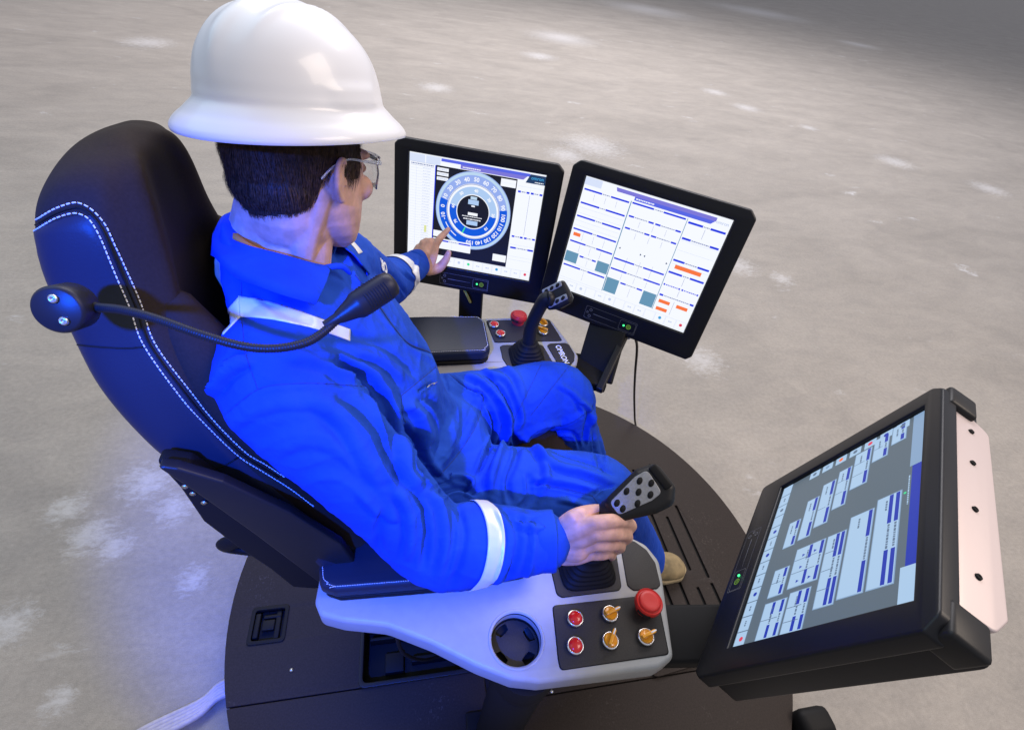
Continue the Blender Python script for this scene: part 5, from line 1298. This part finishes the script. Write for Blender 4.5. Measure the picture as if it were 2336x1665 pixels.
# cuffs: open sleeve ends standing off the wrist
def cuff(Ww, Ee, r0, L, sq, nm, tl=.0):
    d = (Ww - Ee).normalized(); x = Vector((0, 0, 1)); x = (x - d * x.dot(d)).normalized(); y = d.cross(x); rings = []; c = Ww
    for s_, r_ in ((-L, r0 * .90), (-L, r0 * 1.0), (-L * .5, r0 * 1.02), (-.004, r0 * 1.03), (0, r0 * 1.02), (.0005, r0 * .97), (-.004, r0 * .94), (-L * .8, r0 * .88)):
        ring = []
        for k in range(48):
            a = 2 * PI * k / 48; w_ = 1 + .025 * math.sin(3 * a + 1) + .02 * math.sin(5 * a)
            ring.append(c + d * (s_ + tl * math.cos(a)) + x * math.cos(a) * r_ * w_ * sq + y * math.sin(a) * r_ * w_ / sq ** .5)
        rings.append(ring)
    v, f = loft(rings, cap=False); pp(MB().add(v, f).build(nm, M['cloth'], None, True), cover)
cuff(WR + (WR - ER).normalized() * .002, ER, .0475, .045, 1.02, 'sleeve_cuff'); cuff(WL + (WL - EL).normalized() * .010, EL, .0385, .038, 1.05, 'sleeve_cuff')
# collar: fold-over shirt collar, open at the throat
CT = [(728, 595, -.022), (712, 592, -.030), (690, 587, -.040), (640, 573, -.056), (590, 560, -.058), (545, 548, -.045), (505, 528, -.010)]   # neckline fold edge, near half
CBt = [(693, 673, -.098), (684, 668, -.101), (665, 662, -.105), (625, 648, -.110), (575, 628, -.105), (530, 608, -.088), (492, 570, -.045)]
topP = [pt(x, y, 'y', v) for x, y, v in CT] + [Vector((-.556, .045, 1.216)), Vector((-.548, .085, 1.208)), Vector((-.515, .108, 1.196)), Vector((-.470, .112, 1.184)), Vector((-.430, .095, 1.176)), Vector((-.405, .065, 1.172))]
botP = [pt(x, y, 'y', v) for x, y, v in CBt] + [Vector((-.574, .045, 1.165)), Vector((-.560, .115, 1.155)), Vector((-.515, .150, 1.140)), Vector((-.460, .155, 1.125)), Vector((-.405, .130, 1.115)), Vector((-.372, .080, 1.110))]
T1 = catmull(topP, 8); B1 = catmull(botP, 8)
C1 = Vector((-.475, .022, 1.19)); rings = []
inn = [p + (C1 - p) * .13 + Vector((0, 0, -.012)) for p in T1]; inn2 = [p + (C1 - p) * .20 + Vector((0, 0, -.060)) for p in T1]
rows = []
for k in range(len(T1)):
    t_, b_ = T1[k], B1[k]; o_ = (t_ - C1); o_.z = 0; o_.normalize()
    rows.append([inn2[k], inn[k], t_ + (C1 - t_) * .05 + Vector((0, 0, .001)), t_ + Vector((0, 0, .002)), t_ + o_ * .004 + Vector((0, 0, -.003)), t_.lerp(b_, .35) + o_ * .008, t_.lerp(b_, .7) + o_ * .007, b_ + o_ * .0065, b_ + o_ * .0020 + Vector((0, 0, -.0015))])
v, f = loft(rows, cap=False, closed=False)
o = pp(MB().add(v, f).build('collar', M['cloth'], None, True), cover); md = o.modifiers.new('t', 'SOLIDIFY'); md.thickness = .0022; md.offset = 0
v, f = tube([pt(722, 596, 'y', -.022), pt(760, 592, 'y', -.004), pt(778, 606, 'y', .006)], [.0040, .0050, .0040], 10, smoothsub=3)
pp(MB().add(v, f).build('snap_tab', M['cloth'], None, True), cover)
# undershirt edge at the neck
v, f = tube([hp(-.07, -.01, -.085) + Vector((-.004, 0, -.012)), pt(528, 530, 'y', -.005), pt(545, 548, 'y', -.030), pt(590, 568, 'y', -.048), pt(640, 580, 'y', -.046)], [.006, .007, .007, .006, .005], 10, smoothsub=4)
pp(MB().add(v, f).build('undershirt_edge', M['shirt'], None, True))
# seams as fine cords, pocket piping, zip pulls
for P in ([(503, 920), (574, 866), (644, 854), (715, 853), (812, 860)], [(537, 706), (541, 740), (546, 786), (574, 866)], [(537, 628), (537, 658)], [(893, 880), (935, 845), (975, 812)], [(893, 880), (896, 925), (903, 940)],
          [(945, 1050), (985, 1010), (1030, 950), (1052, 890), (1056, 850)], [(975, 1060), (1015, 1015), (1055, 955), (1072, 905), (1074, 870)], [(1203, 812), (1180, 860), (1150, 920), (1138, 950)], [(1265, 815), (1230, 860), (1200, 900), (1180, 925)],
          [(1190, 1152), (1222, 1185), (1228, 1225), (1215, 1270)], [(915, 655), (950, 720), (968, 760)], [(1000, 832), (1040, 862), (1078, 872)], [(1188, 1075), (1250, 1085), (1318, 1103)], [(1318, 1103), (1345, 1140)]):
    v, f = cord(cb, P, .0006, .0001)
    if f: pp(MB().add(v, f).build('seam', M['clothdark'], None), cover)
v, f = cord(cb, [(790, 612), (839, 675), (876, 728), (910, 765), (964, 789), (985, 830)], .0016, -.0004)
if f: pp(MB().add(v, f).build('front_placket_edge', M['clothdark'], None), cover)
for a, b in (((950, 861), (970, 852)), ((985, 820), (1004, 822)), ((882, 960), (888, 978))):
    v, f = cord(cb, [a, b], .0016, .0015, 6)
    if f: pp(MB().add(v, f).build('zip_pull', M['chrome'], None), cover)
# breast lettering, partly hidden by the microphone
h = cast(cb, 852, 592, .0012)
if h:
    n_ = h[1].normalized(); e0 = cast(cb, 862, 607, .0012); x_ = ((e0[0] if e0 else h[0] + Vector((1, 0, 0))) - h[0]); x_ = (x_ - n_ * x_.dot(n_)).normalized()
    tm = textmesh('OR', .030, frame(h[0] + n_ * .001, -x_, n_.cross(-x_), n_), bold=.0008, ext=.0004)
    pp(link('lettering', tm, M['whiteprint']), cover)
# boots
def boot(Aa, yaw_, lab=None):
    F_ = Matrix.Translation((Aa.x + .0, Aa.y, .1295)) @ Matrix.Rotation(yaw_, 4, 'Z')
    secs = [(-.065, .028, .055, .030), (-.050, .036, .080, .040), (-.02, .038, .090, .045), (.03, .038, .080, .040), (.08, .042, .066, .033), (.12, .046, .058, .028), (.155, .043, .050, .024), (.178, .033, .040, .018), (.190, .018, .028, .012)]
    rings = []
    for x, w, h_, c_ in secs:
        ring = []
        for k in range(28):
            a = 2 * PI * k / 28; y = w * math.cos(a); z = c_ + (h_ - c_) * math.sin(a) if math.sin(a) > 0 else c_ + (c_ - .012) * math.sin(a)
            ring.append(F_ @ Vector((x, y, z)))
        rings.append(ring)
    fineb = [catmull([r[j] for r in rings], 4) for j in range(28)]; rings = [[fineb[j][i] for j in range(28)] for i in range(len(fineb[0]))]
    v, f = loft(rings); mb = MB().add(v, f); v, f = tube([F_ @ Vector((-.02, 0, .05)), F_ @ Vector((-.03, 0, .12))], [.046, .044], 24); mb.add(v, f)
    b_ = pp(mb.build('boot', M['boot'], None, True))
    sole = fillet([(-.070, -.036), (.02, -.036), (.11, -.050), (.17, -.044), (.197, -.014), (.197, .014), (.17, .044), (.11, .050), (.02, .036), (-.070, .036)], .02, 6)
    s_ = slabo('sole', [sole], 0, .020, M['sole'], None, bev=.005, mtx=F_); pp(s_, b_)
boot(Vector((.335, -.055, 0)), math.radians(-2)); boot(Vector((.275, .165, 0)), math.radians(10))

# ------------------------------------------------------------------ safety glasses
gl = empty('safety_glasses', 'clear safety glasses on the worker\'s face below the helmet brim', 'glasses', hp(.08, 0, .012)); ginv = Matrix.Translation(-Vector(gl.location))
def gg(o): o.parent = gl; o.matrix_parent_inverse = ginv; return o
M['frame'] = mat('clear_frame_plastic', (.85, .87, .92), .10, trans=.8)
for s_ in (-1, 1):
    rows = []
    for i in range(13):
        a = i / 12; yy = .006 + .060 * a; xx = .104 - .030 * a ** 2.2
        rows.append([hp(xx - .0015 * abs(j - 3), s_ * yy, .030 - .0068 * j - .004 * (1 - a) * (j > 3)) for j in range(7)])
    v, f = loft(rows, cap=False, closed=False); o = gg(MB().add(v, f).build('lens', M['lens'], None, True)); md = o.modifiers.new('t', 'SOLIDIFY'); md.thickness = .0018
    v, f = tube([hp(.101, s_ * .022, .031), hp(.092, s_ * .047, .031), hp(.076, s_ * .066, .031)], .0019, 8, smoothsub=4); gg(MB().add(v, f).build('brow_bar', M['frame'], None, True))
    v, f = tube([hp(.076, s_ * .0665, .026), hp(.068, s_ * .0725, .026), hp(.03, s_ * .078, .030), (hp(-.005, s_ * .0790, .034)), hp(-.035, s_ * .0790, .026), hp(-.052, s_ * .0770, .014)], [.0028, .0030, .0016, .0013, .0016, .0015], 10, smoothsub=5, flat=.6); gg(MB().add(v, f).build('temple', M['frame'], None, True))
v, f = tube([hp(.103, -.010, .026), hp(.107, 0, .028), hp(.103, .010, .026)], .002, 8, smoothsub=4); gg(MB().add(v, f).build('bridge', M['frame'], None, True))

# ------------------------------------------------------------------ hard hat
hat = empty('hard_hat', 'white full-brim hard hat on the worker\'s head', 'helmet', HC + Vector((0, 0, .06)))
hinv = Matrix.Translation(-Vector(hat.location))
HH = Matrix.Translation(Vector((-.434, .054, 1.3430))) @ Matrix.Rotation(yaw, 4, 'Z') @ Matrix.Rotation(math.radians(9.5), 4, 'Y') @ Matrix.Rotation(math.radians(-6), 4, 'X') @ Matrix.Diagonal((1.0, .985, .848, 1))
def hatpt(a, t):
    """a round the hat, t from brim edge (0) to the crown (1)"""
    c, s_ = math.cos(a), math.sin(a)
    prof = [(1.0, -.006), (1.005, -.002), (.990, .004), (.945, .012), (.885, .020), (.825, .031), (.785, .045), (.765, .062), (.725, .083), (.660, .102), (.565, .1190), (.45, .1325), (.32, .1425), (.16, .1480), (.0, .1495)]
    x = t * (len(prof) - 1); i = min(int(x), len(prof) - 2); u = x - i
    p = [prof[max(i - 1, 0)], prof[i], prof[i + 1], prof[min(i + 2, len(prof) - 1)]]
    cr = lambda k: .5 * ((2 * p[1][k]) + (-p[0][k] + p[2][k]) * u + (2 * p[0][k] - 5 * p[1][k] + 4 * p[2][k] - p[3][k]) * u * u + (-p[0][k] + 3 * p[1][k] - 3 * p[2][k] + p[3][k]) * u ** 3)
    r, z = cr(0), cr(1)
    brim = max(0, min(1, (r - .77) / .23)); 
    rx = .148 + .006 * brim * max(0, c) ** 2; ry = .126
    crown = 1 - brim
    if c > 0: z -= .007 * brim * c * c
    z += .0035 * brim * s_ * s_
    X = rx * r * c; Y = ry * r * s_
    # centre ridge and two side ribs along the crown
    up = max(0, min(1, (z - .045) / .06))
    ridge = math.exp(-(Y / .014) ** 2 * 1.2) * .0050 + (math.exp(-((abs(Y) - .036) / .0055) ** 2) * .0038 if abs(X) < .09 else 0) * max(0, 1 - (X / .09) ** 2)
    k = 1 + ridge * up / max(.03, math.sqrt(X * X + Y * Y + z * z))
    # rain-gutter step above the brim and slot boss at the side
    st = .0022 * math.exp(-((z - .034) / .006) ** 2)
    boss = .0040 * math.exp(-((abs(c) - .10) / .22) ** 4) * math.exp(-((z - .050) / .014) ** 4)
    kk = 1 + (boss - st) / .11
    return Vector((X * k * kk, Y * k * kk, z * (1 if z < .06 else k)))
n_ = 144; rows = [[hatpt(2 * PI * k / n_, t / 70) for k in range(n_)] for t in range(0, 70)]
rows[-1] = rows[-1]
v, f = loft([[HH @ p for p in r] for r in rows]); f = f[:-2]; tipi = len(v); v.append(HH @ Vector((0, 0, .1545)))
base_ = 69 * n_; f += [(base_ + k, base_ + (k + 1) % n_, tipi) for k in range(n_)]
o = MB().add(v, f).build('shell', M['helmet'], None, True); md = o.modifiers.new('t', 'SOLIDIFY'); md.thickness = .0018; md.offset = -1; o.parent = hat; o.matrix_parent_inverse = hinv
# suspension band seen below the brim at the back
sb = MB()
P = [HH @ Vector((.098 * math.cos(a) - .006, .080 * math.sin(a), -.004)) for a in [math.radians(x) for x in range(95, 266, 8)]]
rows = [[p + Vector((0, 0, .012)), p + Vector((0, 0, -.006))] for p in P]; v, f = loft(rows, cap=False, closed=False); sb.add(v, f)
o = sb.build('headband', mat('grey_headband', (.10, .10, .10), .6), None, True); md = o.modifiers.new('t', 'SOLIDIFY'); md.thickness = .002; o.parent = hat; o.matrix_parent_inverse = hinv
